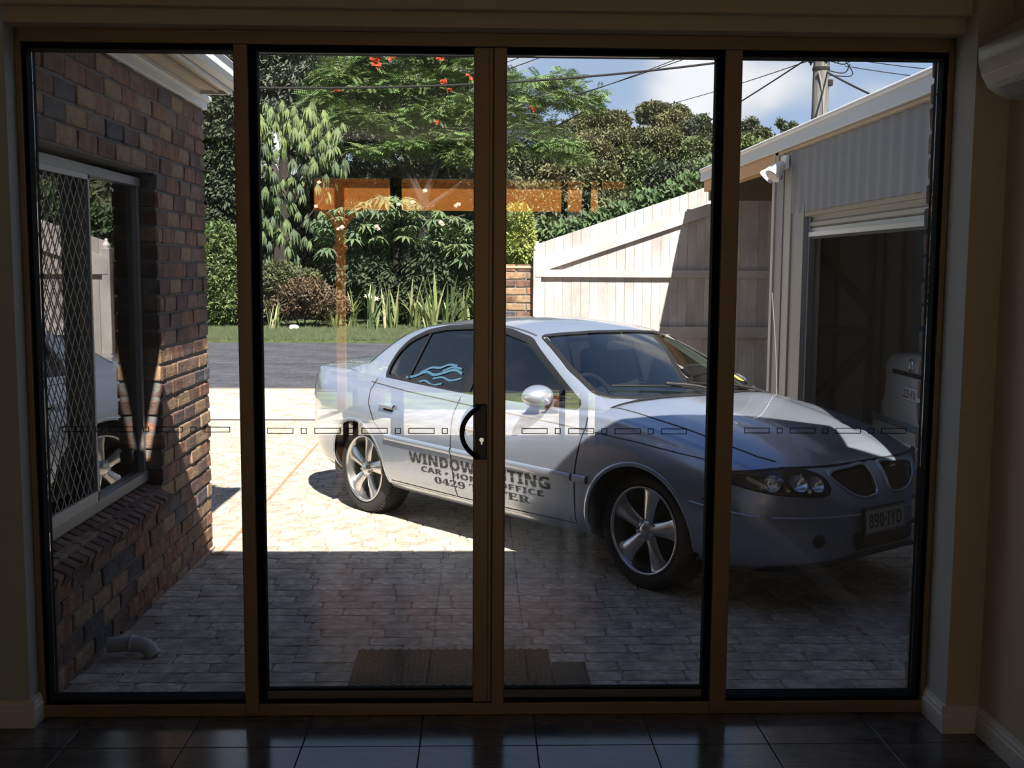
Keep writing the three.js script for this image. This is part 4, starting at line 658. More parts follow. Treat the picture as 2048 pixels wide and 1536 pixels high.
  part(car, 'shut_line', ribbon(proj0, 'top', [[-3.2, 0.62], [-3.5, 0.63], [-3.80, 0.60]], 0.008, 0.0012), gap);
  { const g = ribbon(proj0, 'side', [[-2.63, 0.975], [-2.15, 0.935], [-1.41, 0.892], [-0.9, 0.868], [-0.46, 0.845], [0.0, 0.81], [0.40, 0.765], [0.56, 0.725]], 0.006, 0.0012); both('coach_line', g, std([0.05, 0.045, 0.05], 0.6), 'thin dark coach line along the flank'); }
  { const g = merge(ribbon(proj0, 'side', [[-2.36, 0.612], [-1.60, 0.592]], 0.046, 0.002, false, 0.012), ribbon(proj0, 'side', [[-1.585, 0.592], [-0.475, 0.566]], 0.046, 0.002, false, 0.012), ribbon(proj0, 'side', [[-0.455, 0.566], [-0.35, 0.563]], 0.046, 0.002, false, 0.012)); both('side_moulding', g, paint, 'body-coloured rubbing strip'); }
  { const g = merge(ribbon(proj0, 'side', [[0.375, 0.545], [0.5, 0.53], [0.62, 0.515], [0.72, 0.505]], 0.016, 0.002, false, 0.008)); both('bumper_crease', g, paint); part(car, 'bumper_crease', ribbon(proj0, 'front', [[0.72, 0.50], [0.5, 0.492], [0.25, 0.487], [0, 0.486], [-0.25, 0.487], [-0.5, 0.492], [-0.72, 0.50]], 0.016, 0.002, false, 0.008), paint); }
  { const g = ribbon(proj0, 'side', [[-2.36, 0.245], [-1.4, 0.238], [-0.45, 0.238]], 0.075, 0.001); both('sill', g, trimGrey, 'dark lower sill'); }
  // wheel arches: rolled lip and inner liner
  for (const cx of [0, -2.788]) {
    const arc = []; for (let i = 0; i <= 40; i++) { const a = mix(-0.22, Math.PI + 0.22, i / 40), x = cx + Math.cos(a) * AR * 1.03 * 1.012, y = 0.325 + Math.sin(a) * AR * 1.012; if (y > 0.245) arc.push([x, y]); }
    both('arch_lip', ribbon(proj0, 'side', arc, 0.026, -0.004, false, 0.007), paint);
    const lm = std([0.012, 0.012, 0.012], 0.9, 0, { side: THREE.DoubleSide }); both('arch_liner', merge(new THREE.CylinderGeometry(0.385, 0.385, 0.40, 40, 1, true, Math.PI / 2 - 0.15, Math.PI + 0.3).rotateX(Math.PI / 2).translate(cx, 0.325, 0.63), new THREE.CircleGeometry(0.385, 32, -0.15, Math.PI + 0.3).translate(cx, 0.325, 0.44)), lm);
  }
  makeWheel(car, 0, 0.815, 1); makeWheel(car, 0, -0.815, -1); makeWheel(car, -2.788, 0.815, 1); makeWheel(car, -2.788, -0.815, -1);
  // headlights: bowl, chrome reflectors, clear lens
  const lens = new THREE.MeshPhysicalMaterial({ color: lin(0.9, 0.93, 0.95), transmission: 1, roughness: 0.0, ior: 1.6, thickness: 0 }), bowlM = std([0.02, 0.022, 0.026], 0.3, 0.4), refl = std([0.75, 0.77, 0.80], 0.12, 1);
  for (const s of [1, -1]) {
    const h = new THREE.Group(); h.name = 'headlight'; car.add(h); const fix = (g) => (s > 0 ? g : mirrorZ(g));
    const add = (n, g, m) => part(h, n, fix(g), m);
    const lp = patch(proj0, 'front', headlight, 0.003, 0.010), bowl = patch(proj0, 'front', headlight, -0.05, 0.012);
    add('lens', lp, lens); add('housing', bowl, bowlM); add('lamp_seal', ribbon(proj0, 'front', headlight, 0.014, 0.001, true, 0.003), seal);
    const at = (z, y, d) => { const q = proj0('front', z, y); return q.p.addScaledVector(q.n, -d); };
    for (const [z, y, r, sx] of [[0.70, 0.672, 0.040, 1.5], [0.585, 0.672, 0.046, 1.1], [0.485, 0.662, 0.042, 1]]) { const c = at(z, y, 0.012), n = proj0('front', z, y).n; const dish = new THREE.LatheGeometry([[0.004, -0.034], [0.018, -0.030], [0.7 * r, -0.016], [r, 0.004], [r * 1.06, 0.005]].map((p) => new THREE.Vector2(...p)), 24); dish.rotateX(Math.PI / 2); dish.rotateZ(0); dish.applyQuaternion(new THREE.Quaternion().setFromUnitVectors(V(0, 0, 1), n)); dish.scale(1, 1, 1); dish.translate(c.x, c.y, c.z); add('reflector', dish, refl); }
    for (const [a, b] of [[[0.77, 0.70], [0.72, 0.648]], [[0.645, 0.715], [0.635, 0.625]], [[0.535, 0.715], [0.528, 0.622]]]) add('lamp_rib', bar(at(...a, 0.018), at(...b, 0.018), 0.012, 0.02), refl);
  }
  // twin grille, badge, plate, lower intake
  const grM = std([0.012, 0.012, 0.013], 0.7);
  for (const s of [1, -1]) {
    const gr = new THREE.Group(); gr.name = 'grille'; car.add(gr); const fix = (g) => (s > 0 ? g : mirrorZ(g));
    part(gr, 'grille_recess', fix(patch(proj0, 'front', grilleLoop, -0.035, 0.025)), grM);
    part(gr, 'grille_surround', fix(ribbon(proj0, 'front', grilleLoop, 0.016, 0.0, true, 0.006)), paint);
    part(gr, 'chrome_strip', fix(ribbon(proj0, 'front', [[0.056, 0.715], [0.054, 0.60], [0.075, 0.575], [0.15, 0.570]], 0.014, 0.003, false, 0.008)), M.chrome, 'chrome inner edge');
    const mesh = []; for (let k = 0; k < 7; k++) { const y = 0.585 + k * 0.02; const l = []; for (let i = 0; i <= 12; i++) { const z = mix(0.06, 0.37, i / 12); if (inPoly(z, y, grilleLoop)) l.push([z, y]); } if (l.length > 1) mesh.push(ribbon(proj0, 'front', l, 0.004, -0.018)); }
    part(gr, 'grille_bars', fix(merge(mesh)), trimGrey);
  }
  const hb = proj0('top', 0.805, 0); const badge = part(car, 'bonnet_badge', merge(new THREE.TorusGeometry(0.030, 0.006, 8, 28), tube([V(-0.018, -0.012, 0), V(-0.008, 0.014, 0.004), V(0.012, 0.012, 0.005), V(0.016, -0.010, 0.003), V(-0.002, -0.004, 0.005)], 0.006, 20, 6), new THREE.SphereGeometry(0.009, 12, 8).translate(0.004, -0.016, 0.003)), M.chrome, 'round chrome badge'); badge.quaternion.setFromUnitVectors(V(0, 0, 1), hb.n); badge.position.copy(hb.p).addScaledVector(hb.n, 0.005);
  { // number plate sits a little to the right of centre
    const tex = canvasTex(512, 176, (c, w, h) => { c.fillStyle = '#b9bdb8'; c.fillRect(0, 0, w, h); c.strokeStyle = '#3a2730'; c.lineWidth = 6; c.strokeRect(8, 8, w - 16, h - 16); c.fillStyle = '#20161c'; c.font = 'bold 138px sans-serif'; c.textAlign = 'center'; c.textBaseline = 'middle'; c.save(); c.translate(w / 2, h / 2 + 2); c.scale(0.86, 1); c.fillText('890·IYD', 0, 0); c.restore(); });
    const p = new THREE.Group(); p.name = 'number_plate'; p.position.set(0.978, 0.450, 0.045); p.rotation.set(0, Math.PI / 2, 0); p.rotation.order = 'YXZ'; p.rotation.x = -0.06; car.add(p);
    part(p, 'plate_frame', new RoundedBoxGeometry(0.386, 0.142, 0.014, 2, 0.006), M.gasket); part(p, 'plate_face', new THREE.PlaneGeometry(0.372, 0.128).translate(0, 0, 0.0078), std(0xffffff, 0.55, 0, { map: tex }));
  }
  part(car, 'intake', patch(proj0, 'front', roundCorners([[-0.30, 0.395], [0.30, 0.395], [0.26, 0.300], [-0.26, 0.300]], 0.03), 0.003, 0.012), grM);
  part(car, 'front_lip', ribbon(proj0, 'front', [[0.70, 0.235], [0.5, 0.25], [0.25, 0.265], [0, 0.27], [-0.25, 0.265], [-0.5, 0.25], [-0.70, 0.235]], 0.03, 0.0, false, 0.012), trimGrey);
  { for (const s of [1, -1]) { const c = proj0('front', 0.50 * s, 0.375), f = part(car, 'fog_lamp', new THREE.CylinderGeometry(0.034, 0.038, 0.012, 24).rotateX(Math.PI / 2), phys([0.02, 0.02, 0.024], 0.15, 0.2, { clearcoat: 1 })); f.quaternion.setFromUnitVectors(V(0, 0, 1), c.n); f.position.copy(c.p); } }
  // door handles, mirrors, tail lamps, aerial
  for (const [x, y] of [[-2.33, 0.822], [-1.40, 0.765]]) { const g = ribbon(proj0, 'side', [[x - 0.095, y + 0.004], [x + 0.075, y - 0.004]], 0.034, 0.0, false, 0.022), d = ribbon(proj0, 'side', [[x - 0.06, y - 0.013], [x + 0.055, y - 0.018]], 0.035, 0.0012); both('handle_recess', d, gap); both('door_handle', g, paint); }
  for (const s of [1, -1]) {
    const m = new THREE.Group(); m.name = 'side_mirror'; m.position.set(-0.79, 1.005, 0.90 * s); car.add(m);
    const h = new THREE.SphereGeometry(1, 28, 18), p = h.attributes.position; for (let i = 0; i < p.count; i++) { const x = p.getX(i); p.setXYZ(i, x < -0.15 ? -0.15 + (x + 0.15) * 0.05 : x, p.getY(i) * (1 - 0.12 * p.getZ(i) * s), p.getZ(i)); } h.scale(0.10, 0.066, 0.105); h.computeVertexNormals(); part(m, 'mirror_housing', h, paint);
    part(m, 'mirror_glass', new THREE.CylinderGeometry(0.09, 0.09, 0.003, 28).rotateZ(Math.PI / 2).scale(1, 0.62, 0.98).translate(-0.0185, 0, 0), std([0.5, 0.52, 0.55], 0.03, 1));
    part(m, 'mirror_foot', bar(V(0.02, -0.035, -0.06 * s), V(0.03, -0.055, -0.15 * s), 0.05, 0.05), trimGrey);
  }
  { const tl = roundCorners([[-3.60, 0.97], [-3.80, 0.955], [-3.87, 0.90], [-3.88, 0.76], [-3.80, 0.74], [-3.66, 0.80]], 0.03); const g = patch(proj0, 'side', tl, 0.003, 0.02); both('tail_light', g, phys([0.35, 0.02, 0.02], 0.15, 0, { clearcoat: 1 }), 'red tail light'); }
  part(car, 'aerial', tube([V(-0.28, 0.95, -0.72), V(-0.31, 1.25, -0.735), V(-0.36, 1.62, -0.75)].map((v) => v), 0.0035, 12, 6), M.steel, 'thin whip aerial'); part(car, 'aerial_base', new THREE.CylinderGeometry(0.012, 0.018, 0.03, 12).translate(-0.28, 0.945, -0.72), seal);
  // lettering printed on the door
  const sign = canvasTex(2048, 640, (c, w, h) => {
    c.clearRect(0, 0, w, h); c.fillStyle = '#2b2927'; c.textBaseline = 'alphabetic'; c.textAlign = 'left';
    const fit = (t, x0, x1, y, px, font) => { c.font = font.replace('PX', px); const k = (x1 - x0) / c.measureText(t).width; c.save(); c.translate(x0, y); c.scale(k, 1); c.fillText(t, 0, 0); c.restore(); };
    fit('WINDOW TINTING', 20, 2028, 262, 300, 'bold PXpx sans-serif'); c.clearRect(0, 150, w, 14);
    fit('CAR • HOME • OFFICE', 190, 1930, 420, 150, 'bold PXpx sans-serif'); c.clearRect(0, 366, w, 7);
    fit('0429 TINTER', 390, 1740, 610, 190, 'bold PXpx serif');
  });
  const word = new THREE.MeshStandardMaterial({ map: sign, transparent: true, roughness: 0.5, alphaTest: 0.4 });
  part(car, 'door_lettering', patch(proj0, 'side', [[-2.09, 0.345], [-0.63, 0.345], [-0.63, 0.555], [-2.09, 0.555]], 0.0025, 0.04), word, 'black window tinting lettering and phone number');
}
// ---------------------------------------------------------------- the patio behind the room, which the door glass mirrors
{
  const p = struct('patio'); part(p, 'paving', boxAB([-8, -0.25, 6.22], [8, -0.04, 8.96]), std([0.68, 0.65, 0.62], 0.85, 0, { map: rep(paverTone, 1.2) }));
  const l = struct('lawn'); part(l, 'turf', boxAB([-20, -0.4, 8.96], [20, -0.06, 10.95]), std([0.20, 0.30, 0.07], 1, 0, { map: rep(coarseTex, 0.6) }));
  const f = struct('wall_garden'); part(f, 'garden_bed', boxAB([-20, -0.4, 10.95], [20, -0.05, 16]), std([0.05, 0.04, 0.03], 1));
  part(f, 'boundary', boxAB([-20, -0.3, 15], [20, 1.8, 15.2]), std([0.10, 0.09, 0.06], 0.9));
  part(f, 'hedge', merge(...Array.from({ length: 40 }, (_, i) => { const g = new THREE.IcosahedronGeometry(1.0, 3), q = g.attributes.position; for (let k = 0; k < q.count; k++) { const n = 0.75 + 0.5 * fbm(q.getX(k) * 1.7 + i, q.getY(k) * 1.7, q.getZ(k) * 1.7, 3); q.setXYZ(k, q.getX(k) * n, q.getY(k) * n * 1.55, q.getZ(k) * n); } g.computeVertexNormals(); return g.translate(-20 + i, 1.15 + (i % 3) * 0.12, 13.7); })), std([0.035, 0.055, 0.02], 1), 'dark tall hedge');
  const orange = phys([0.92, 0.36, 0.10], 0.55, 0), fabric = new THREE.MeshPhysicalMaterial({ color: lin(0.93, 0.58, 0.27), roughness: 1, transmission: 0.68, thickness: 0 });
  const v = thing('verandah', 'orange timber verandah frame mirrored in the door glass', 'verandah', [0, 0, 8.86]);
  part(v, 'beam', boxAB([-6, 2.56, -0.05], [6, 2.72, 0.05], 0.006), orange);
  part(v, 'fabric_valance', boxAB([-6, 2.245, -0.012], [6, 2.56, -0.009]), fabric, 'orange fabric valance lit from behind');
  for (const x of [-1.61, 2.2, -5.4]) {
    part(v, 'post', boxAB([x - 0.05, -0.04, -0.05], [x + 0.05, 2.56, 0.05], 0.006), orange);
    part(v, 'post_collar', merge(boxAB([x - 0.075, 1.80, -0.075], [x + 0.075, 1.84, 0.075], 0.01), boxAB([x - 0.062, 1.77, -0.062], [x + 0.062, 1.80, 0.062], 0.008)), orange);
    for (const s of [1, -1]) part(v, 'bracket', extrude([...Array.from({ length: 9 }, (_, i) => { const a = i / 8 * Math.PI / 2; return [s * (0.05 + 0.30 * (1 - Math.cos(a))), 1.95 + 0.30 * Math.sin(a)]; }), [s * 0.35, 2.26], [s * 0.24, 2.26], ...Array.from({ length: 7 }, (_, i) => { const a = (1 - i / 6) * Math.PI / 2; return [s * (0.05 + 0.16 * (1 - Math.cos(a))), 2.06 + 0.18 * Math.sin(a)]; })], 0.04, 0.002).translate(x, 0, -0.02), orange);
  }
  const potProf = (r, h) => [[0, 0], [r * 0.72, 0], [r * 0.78, h * 0.05], [r * 0.95, h * 0.8], [r * 1.06, h * 0.82], [r * 1.06, h], [r * 0.92, h], [r * 0.9, h * 0.86], [0, h * 0.86]].map((q) => new THREE.Vector2(...q));
  const R = rng(31), leafM = phys([0.22, 0.30, 0.07], 0.8, 0, { side: THREE.DoubleSide, transmission: 0.35 });
  const strap = (len, droop, w, yaw, up) => { const pos = [], idx = []; for (let i = 0; i <= 8; i++) { const t = i / 8, r = len * (t * 0.75 + 0.1 * Math.sin(t * 3)) * (0.4 + 0.6 * (1 - up)), y = len * (up * t - droop * t * t), ww = w * Math.sin(Math.PI * (0.12 + 0.85 * t)), c = Math.cos(yaw), s = Math.sin(yaw); pos.push(c * r - s * ww, y, s * r + c * ww, c * r + s * ww, y, s * r - c * ww); if (i < 8) idx.push(i * 2, i * 2 + 1, i * 2 + 2, i * 2 + 1, i * 2 + 3, i * 2 + 2); } const g = new THREE.BufferGeometry(); g.setAttribute('position', new THREE.Float32BufferAttribute(pos, 3)); g.setIndex(idx); g.computeVertexNormals(); return g; };
  for (const [nm, x, z, r, h, m, n, len, lab] of [['potted_palm', -1.25, 8.45, 0.19, 0.32, std([0.42, 0.33, 0.32], 0.7), 26, 0.75, 'potted palm with arching leaves on the patio, mirrored in the door glass'], ['potted_plant', 0.58, 8.75, 0.10, 0.17, std([0.8, 0.8, 0.82], 0.4), 12, 0.16, 'small white pot with a silvery plant on the patio'], ['potted_plant', 0.81, 8.85, 0.10, 0.17, std([0.55, 0.22, 0.10], 0.8), 8, 0.10, 'small terracotta pot beside the white one on the patio']]) {
    const t = thing(nm, lab, 'potted plant', [x, -0.04, z]); part(t, 'pot', new THREE.LatheGeometry(potProf(r, h), 24), m);
    for (let i = 0; i < n; i++) part(t, 'leaf', strap(len * (0.7 + 0.5 * R()), 0.35 + 0.3 * R(), len * 0.035, R() * 6.28, 0.75 + 0.4 * R()).translate(0, h * 0.9, 0), leafM);
  }
  // hedge along the garden wall
  const c = thing('dining_chair', 'dark timber dining chair standing behind the camera, mirrored in the door glass', 'chair', [-0.88, 0, 5.0], 0.1);
  const wood = std([0.045, 0.03, 0.022], 0.5);
  part(c, 'seat', new RoundedBoxGeometry(0.43, 0.05, 0.42, 2, 0.015).translate(0, 0.45, 0), wood);
  for (const [x, z, t] of [[-0.19, -0.18, 0.43], [0.19, -0.18, 0.43], [-0.19, 0.18, 1.0], [0.19, 0.18, 1.0]]) part(c, 'leg', boxAB([x - 0.02, 0, z - 0.02], [x + 0.02, t, z + 0.02], 0.004), wood);
  part(c, 'backrest', boxAB([-0.2, 0.84, 0.165], [0.2, 0.98, 0.19], 0.006), wood); part(c, 'back_rail', boxAB([-0.2, 0.62, 0.165], [0.2, 0.68, 0.185], 0.005), wood);
}
// ---------------------------------------------------------------- trees and garden across the road
// pixel of the photograph -> point at a depth, used only to survey where things stand
const PXV = (() => { camera.updateMatrixWorld(true); const q = camera.quaternion, f = 2230; return (px, py, z) => { const d = V((px - 1024) / f, -(py - 768) / f, -1).applyQuaternion(q), t = (z - camera.position.z) / d.z; return camera.position.clone().addScaledVector(d, t); }; })();
const mpp = (z) => (camera.position.z - z) / 2230;                          // metres per pixel there
function leafGeo(list) { // list of leaves: [origin, direction, up, length, width, droop]
  const pos = [];
  for (const [o, d, u, L, w, droop] of list) {
    const s = d.clone().cross(u).normalize(), n = s.clone().cross(d).normalize(), P = (t, k) => o.clone().addScaledVector(d, L * t).addScaledVector(s, w * k).addScaledVector(n, -droop * L * t * t - Math.abs(k) * -0.25 * w);
    const a = P(0, 0), b = P(0.45, 1), c = P(1, 0), e = P(0.45, -1), m = P(0.45, 0);
    for (const [x, y, z] of [[a, m, b], [b, m, c], [a, e, m], [m, e, c]]) pos.push(...x.toArray(), ...y.toArray(), ...z.toArray());
  }
  const g = new THREE.BufferGeometry(); g.setAttribute('position', new THREE.Float32BufferAttribute(pos, 3)); g.computeVertexNormals(); return g;
}
function cluster(seed, n, L, w, spread = 1) { const R = rng(seed), a = []; for (let i = 0; i < n; i++) { const d = V(R() - 0.5, (R() - 0.42) * spread, R() - 0.5).normalize(); a.push([V((R() - 0.5) * L * 1.2, (R() - 0.5) * L * 0.9, (R() - 0.5) * L * 1.2), d, V(R() - 0.5, 1, R() - 0.5).normalize(), L * (0.7 + 0.6 * R()), w, 0.2]); } return leafGeo(a); }
function frond(L) { const a = []; for (let i = 1; i <= 7; i++) for (const s of [1, -1]) { const t = i / 7.5; a.push([V(L * t, -0.15 * L * t * t, 0), V(0.45, -0.12, s).normalize(), V(0, 1, 0), L * 0.34 * (1 - 0.55 * Math.abs(t - 0.45)), L * 0.045, 0.2]); } return leafGeo(a); }
// a hanging whorl like a half-closed umbrella
function whorl(seed, n, L, w, droop) { const R = rng(seed), a = []; for (let i = 0; i < n; i++) { const q = i / n * Math.PI * 2 + R() * 0.3; a.push([V(Math.cos(q) * 0.02, 0, Math.sin(q) * 0.02), V(Math.cos(q), 0.15 - droop * (0.6 + 0.5 * R()), Math.sin(q)).normalize(), V(0, 1, 0), L * (0.85 + 0.3 * R()), w, 0.35]); } return leafGeo(a); }
const leafMat = (c, through = 0.3) => phys(c, 0.75, 0, { side: THREE.DoubleSide, transmission: through, thickness: 0 });
// leaves through ellipsoid clumps: [px, py, rx, ry] in pixels at depth z, dz depth radius in metres
function foliage(parent, geo, mat, clumps, z, per, seed, o = {}) {
  const R = rng(seed), list = [], m = new THREE.Matrix4(), q = new THREE.Quaternion(), e = new THREE.Euler(), k = mpp(z), inv = parent.position;
  for (const [px, py, rx, ry, zo = 0] of clumps) {
    const c = PXV(px, py, z + zo), n = Math.round(per * rx * ry / 1000);
    for (let i = 0; i < n; i++) {
      let d; do d = V(R() * 2 - 1, R() * 2 - 1, R() * 2 - 1); while (d.lengthSq() > 1); const r = d.length() || 1; d.multiplyScalar(Math.pow(r, o.shell ?? 0.5) / r);
      list.push(V(c.x + d.x * rx * k, c.y + d.y * ry * k, c.z + d.z * (o.dz ?? Math.min(rx, 60) * k)));
    }
  }
  const im = new THREE.InstancedMesh(geo, mat, list.length), cc = new THREE.Color();
  list.forEach((p, i) => {
    e.set((R() - 0.5) * (o.tilt ?? 1.2), R() * 6.283, (R() - 0.5) * (o.tilt ?? 1.2)); q.setFromEuler(e); const s = (o.size ?? 1) * (0.7 + 0.6 * R());
    m.compose(p.sub(inv), q, V(s, s, s)); im.setMatrixAt(i, m); const b = 0.7 + R() * 0.6, y = (R() - 0.5) * 0.25; im.setColorAt(i, cc.setRGB(b * (1 + y), b, b * (1 - y)));
  });
  im.name = 'foliage'; im.userData.kind = 'stuff'; im.castShadow = im.receiveShadow = true; parent.add(im); return im;
}
const barkTex = noiseTex(128, (u, v, f) => { const k = 0.75 + 0.6 * (f(u, v * 0.5, 12, 3) - 0.5); return [k, k, k]; }, true);
const bark = (c) => std(c, 0.95, 0, { map: rep(barkTex, 3, 2) });
function limbs(parent, z, list, m) { for (const [pts, r0, r1] of list) part(parent, 'branch', taperTube(pts.map(([x, y, zo = 0]) => PXV(x, y, z + zo).sub(parent.position)), [r0, mix(r0, r1, 0.6), r1], 7, 10), m); }
const GROUPS = { strap_plant: 'strap-leaved clumps in the garden bed', understorey_shrub: 'dark shrubs behind the garden bed' };
function plant(name, label, category, px, py, z, group = GROUPS[name]) { const p = PXV(px, py, z); return thing(name, label, category, [p.x, YR, z], 0, group); }

const poinFrond = frond(0.46), bigClump = cluster(3, 9, 0.24, 0.055), fineClump = cluster(4, 12, 0.15, 0.03), midClump = cluster(7, 10, 0.20, 0.045), gumClump = cluster(9, 13, 0.24, 0.055, 1);
{ // flame tree
  const t = plant('flame_tree', 'broad feathery bright green tree with scattered red flowers across the road', 'tree', 850, 640, -37.5);
  limbs(t, -37.5, [[[[852, 660], [850, 520], [846, 400]], 0.30, 0.22], [[[846, 410], [800, 330], [720, 270]], 0.17, 0.05], [[[846, 405], [880, 320], [930, 250]], 0.17, 0.05], [[[850, 420], [960, 340], [1060, 270]], 0.14, 0.04], [[[880, 320], [860, 240], [800, 170]], 0.10, 0.03], [[[1000, 312], [1080, 270], [1165, 225]], 0.07, 0.02], [[[846, 400], [790, 260], [760, 170]], 0.10, 0.03]], bark([0.03, 0.026, 0.022]));
  const cl = [[690, 150, 60, 26], [780, 118, 85, 28], [870, 105, 70, 24], [920, 140, 60, 30], [740, 175, 70, 22], [830, 165, 80, 24], [650, 205, 45, 18], [700, 230, 65, 18], [640, 190, 30, 12], [780, 245, 60, 18], [870, 225, 70, 26], [930, 215, 60, 30], [820, 290, 55, 15], [900, 275, 60, 18], [930, 310, 50, 16], [1010, 170, 35, 28], [1040, 215, 45, 26], [1075, 165, 26, 12], [1130, 160, 38, 14], [1110, 195, 45, 18], [1165, 205, 42, 12], [1195, 190, 20, 8], [1050, 255, 60, 20], [1110, 290, 55, 16], [1150, 315, 30, 10], [1000, 290, 40, 18], [740, 300, 40, 10], [940, 100, 40, 20], [730, 120, 40, 16]];
  foliage(t, poinFrond, leafMat([0.10, 0.175, 0.035]), cl, -37.5, 300, 21, { shell: 0.4, tilt: 0.95, dz: 1.0 });
  const fl = leafGeo(Array.from({ length: 9 }, (_, i) => [V(0, 0, 0), V(Math.cos(i * 0.7), 0.5 + (i % 3) * 0.3, Math.sin(i * 0.7)).normalize(), V(0, 1, 0), 0.16, 0.055, 0.3])), R = rng(5), fm = std([0.50, 0.045, 0.015], 0.7, 0, { side: THREE.DoubleSide });
  for (const [x, y, n] of [[808, 102, 9], [748, 121, 7], [785, 116, 4], [755, 133, 4], [862, 108, 4], [890, 164, 9], [882, 118, 4], [672, 178, 3], [1062, 219, 4], [900, 184, 3], [940, 155, 2], [872, 250, 2]]) for (let i = 0; i < n; i++) { const f = part(t, 'flower', fl, fm); f.position.copy(PXV(x + (R() - 0.5) * 16, y + (R() - 0.5) * 10, -36.2).sub(t.position)); f.rotation.set(R(), R() * 6, R()); f.scale.setScalar(0.42 + R() * 0.35); }
}
{ // tall dark tree and the trees behind the garden
  const dark = leafMat([0.032, 0.05, 0.022], 0.15), grey = leafMat([0.065, 0.085, 0.058], 0.2);
  const t = plant('evergreen_tree', 'tall dark grey-green tree at the left behind the umbrella tree', 'tree', 560, 640, -42);
  limbs(t, -42, [[[[560, 660], [565, 420], [575, 200], [580, 90]], 0.42, 0.12], [[[568, 380], [500, 250], [440, 160]], 0.2, 0.05], [[[570, 330], [640, 230], [680, 180]], 0.2, 0.05]], bark([0.045, 0.038, 0.032]));
  foliage(t, bigClump, grey, [[545, 110, 50, 34], [600, 95, 55, 30], [640, 130, 45, 36], [535, 165, 45, 34], [590, 170, 55, 40], [540, 225, 50, 34], [480, 130, 40, 40], [450, 190, 45, 40], [690, 190, 60, 50], [760, 200, 60, 50], [830, 210, 60, 50], [900, 200, 50, 60], [700, 260, 60, 40], [780, 270, 60, 40], [860, 280, 60, 40], [930, 280, 50, 40], [640, 300, 50, 40], [600, 235, 50, 34], [440, 250, 40, 34], [500, 290, 40, 34], [470, 70, 50, 30], [560, 50, 80, 30]], -42, 190, 41, { shell: 0.45, dz: 1.2, size: 0.9 });
  const u = plant('shade_tree', 'dark leafy tree with a pale slender trunk behind the brick wing', 'tree', 425, 640, -40);
  limbs(u, -40, [[[[427, 660], [425, 520], [423, 330], [430, 240]], 0.16, 0.08], [[[424, 330], [400, 260], [370, 200]], 0.08, 0.03]], bark([0.42, 0.38, 0.30]));
  foliage(u, midClump, dark, [[430, 215, 34, 26], [400, 260, 40, 30], [455, 265, 30, 30], [380, 330, 50, 36], [450, 320, 26, 24], [395, 190, 50, 30], [460, 390, 34, 36], [385, 410, 44, 40], [430, 440, 44, 40], [440, 370, 40, 40], [420, 160, 50, 30], [470, 220, 34, 40], [350, 260, 50, 60], [470, 330, 30, 50]], -40, 210, 43, { shell: 0.5, dz: 1.0 });
  // understorey screen behind the flame tree: separate dense shrubs
  let i = 0;
  for (const [px, py, rx, ry, lab] of [[470, 480, 70, 110, 'dark dense shrub behind the bright bush at the left'], [560, 470, 70, 130, 'dark shrub under the umbrella tree'], [650, 460, 70, 130, 'dark shrub left of the frangipani'], [740, 430, 70, 140, 'dark shrub behind the frangipani crown'], [830, 440, 70, 140, 'dark shrub around the flame tree trunk'], [920, 430, 70, 150, 'dark shrub right of the flame tree trunk'], [1000, 450, 60, 130, 'dark shrub behind the brick pillar']]) { const s = plant('understorey_shrub', lab, 'shrub', px, 640, -46); foliage(s, midClump, i % 2 ? dark : leafMat([0.04, 0.058, 0.02], 0.2), [[px, py - ry * 0.5, rx * 0.9, ry * 0.4], [px - 10, py, rx, ry * 0.5], [px + 8, py + ry * 0.45, rx, ry * 0.6], [px, py + ry, rx, ry * 0.5]], -46, 105, 60 + i, { shell: 0.5, dz: 1.5, size: 1.15 }); limbs(s, -46, [[[[px, 660], [px + 4, py + 20], [px - 6, py - 40]], 0.12, 0.04]], bark([0.10, 0.08, 0.065])); i++; }
}
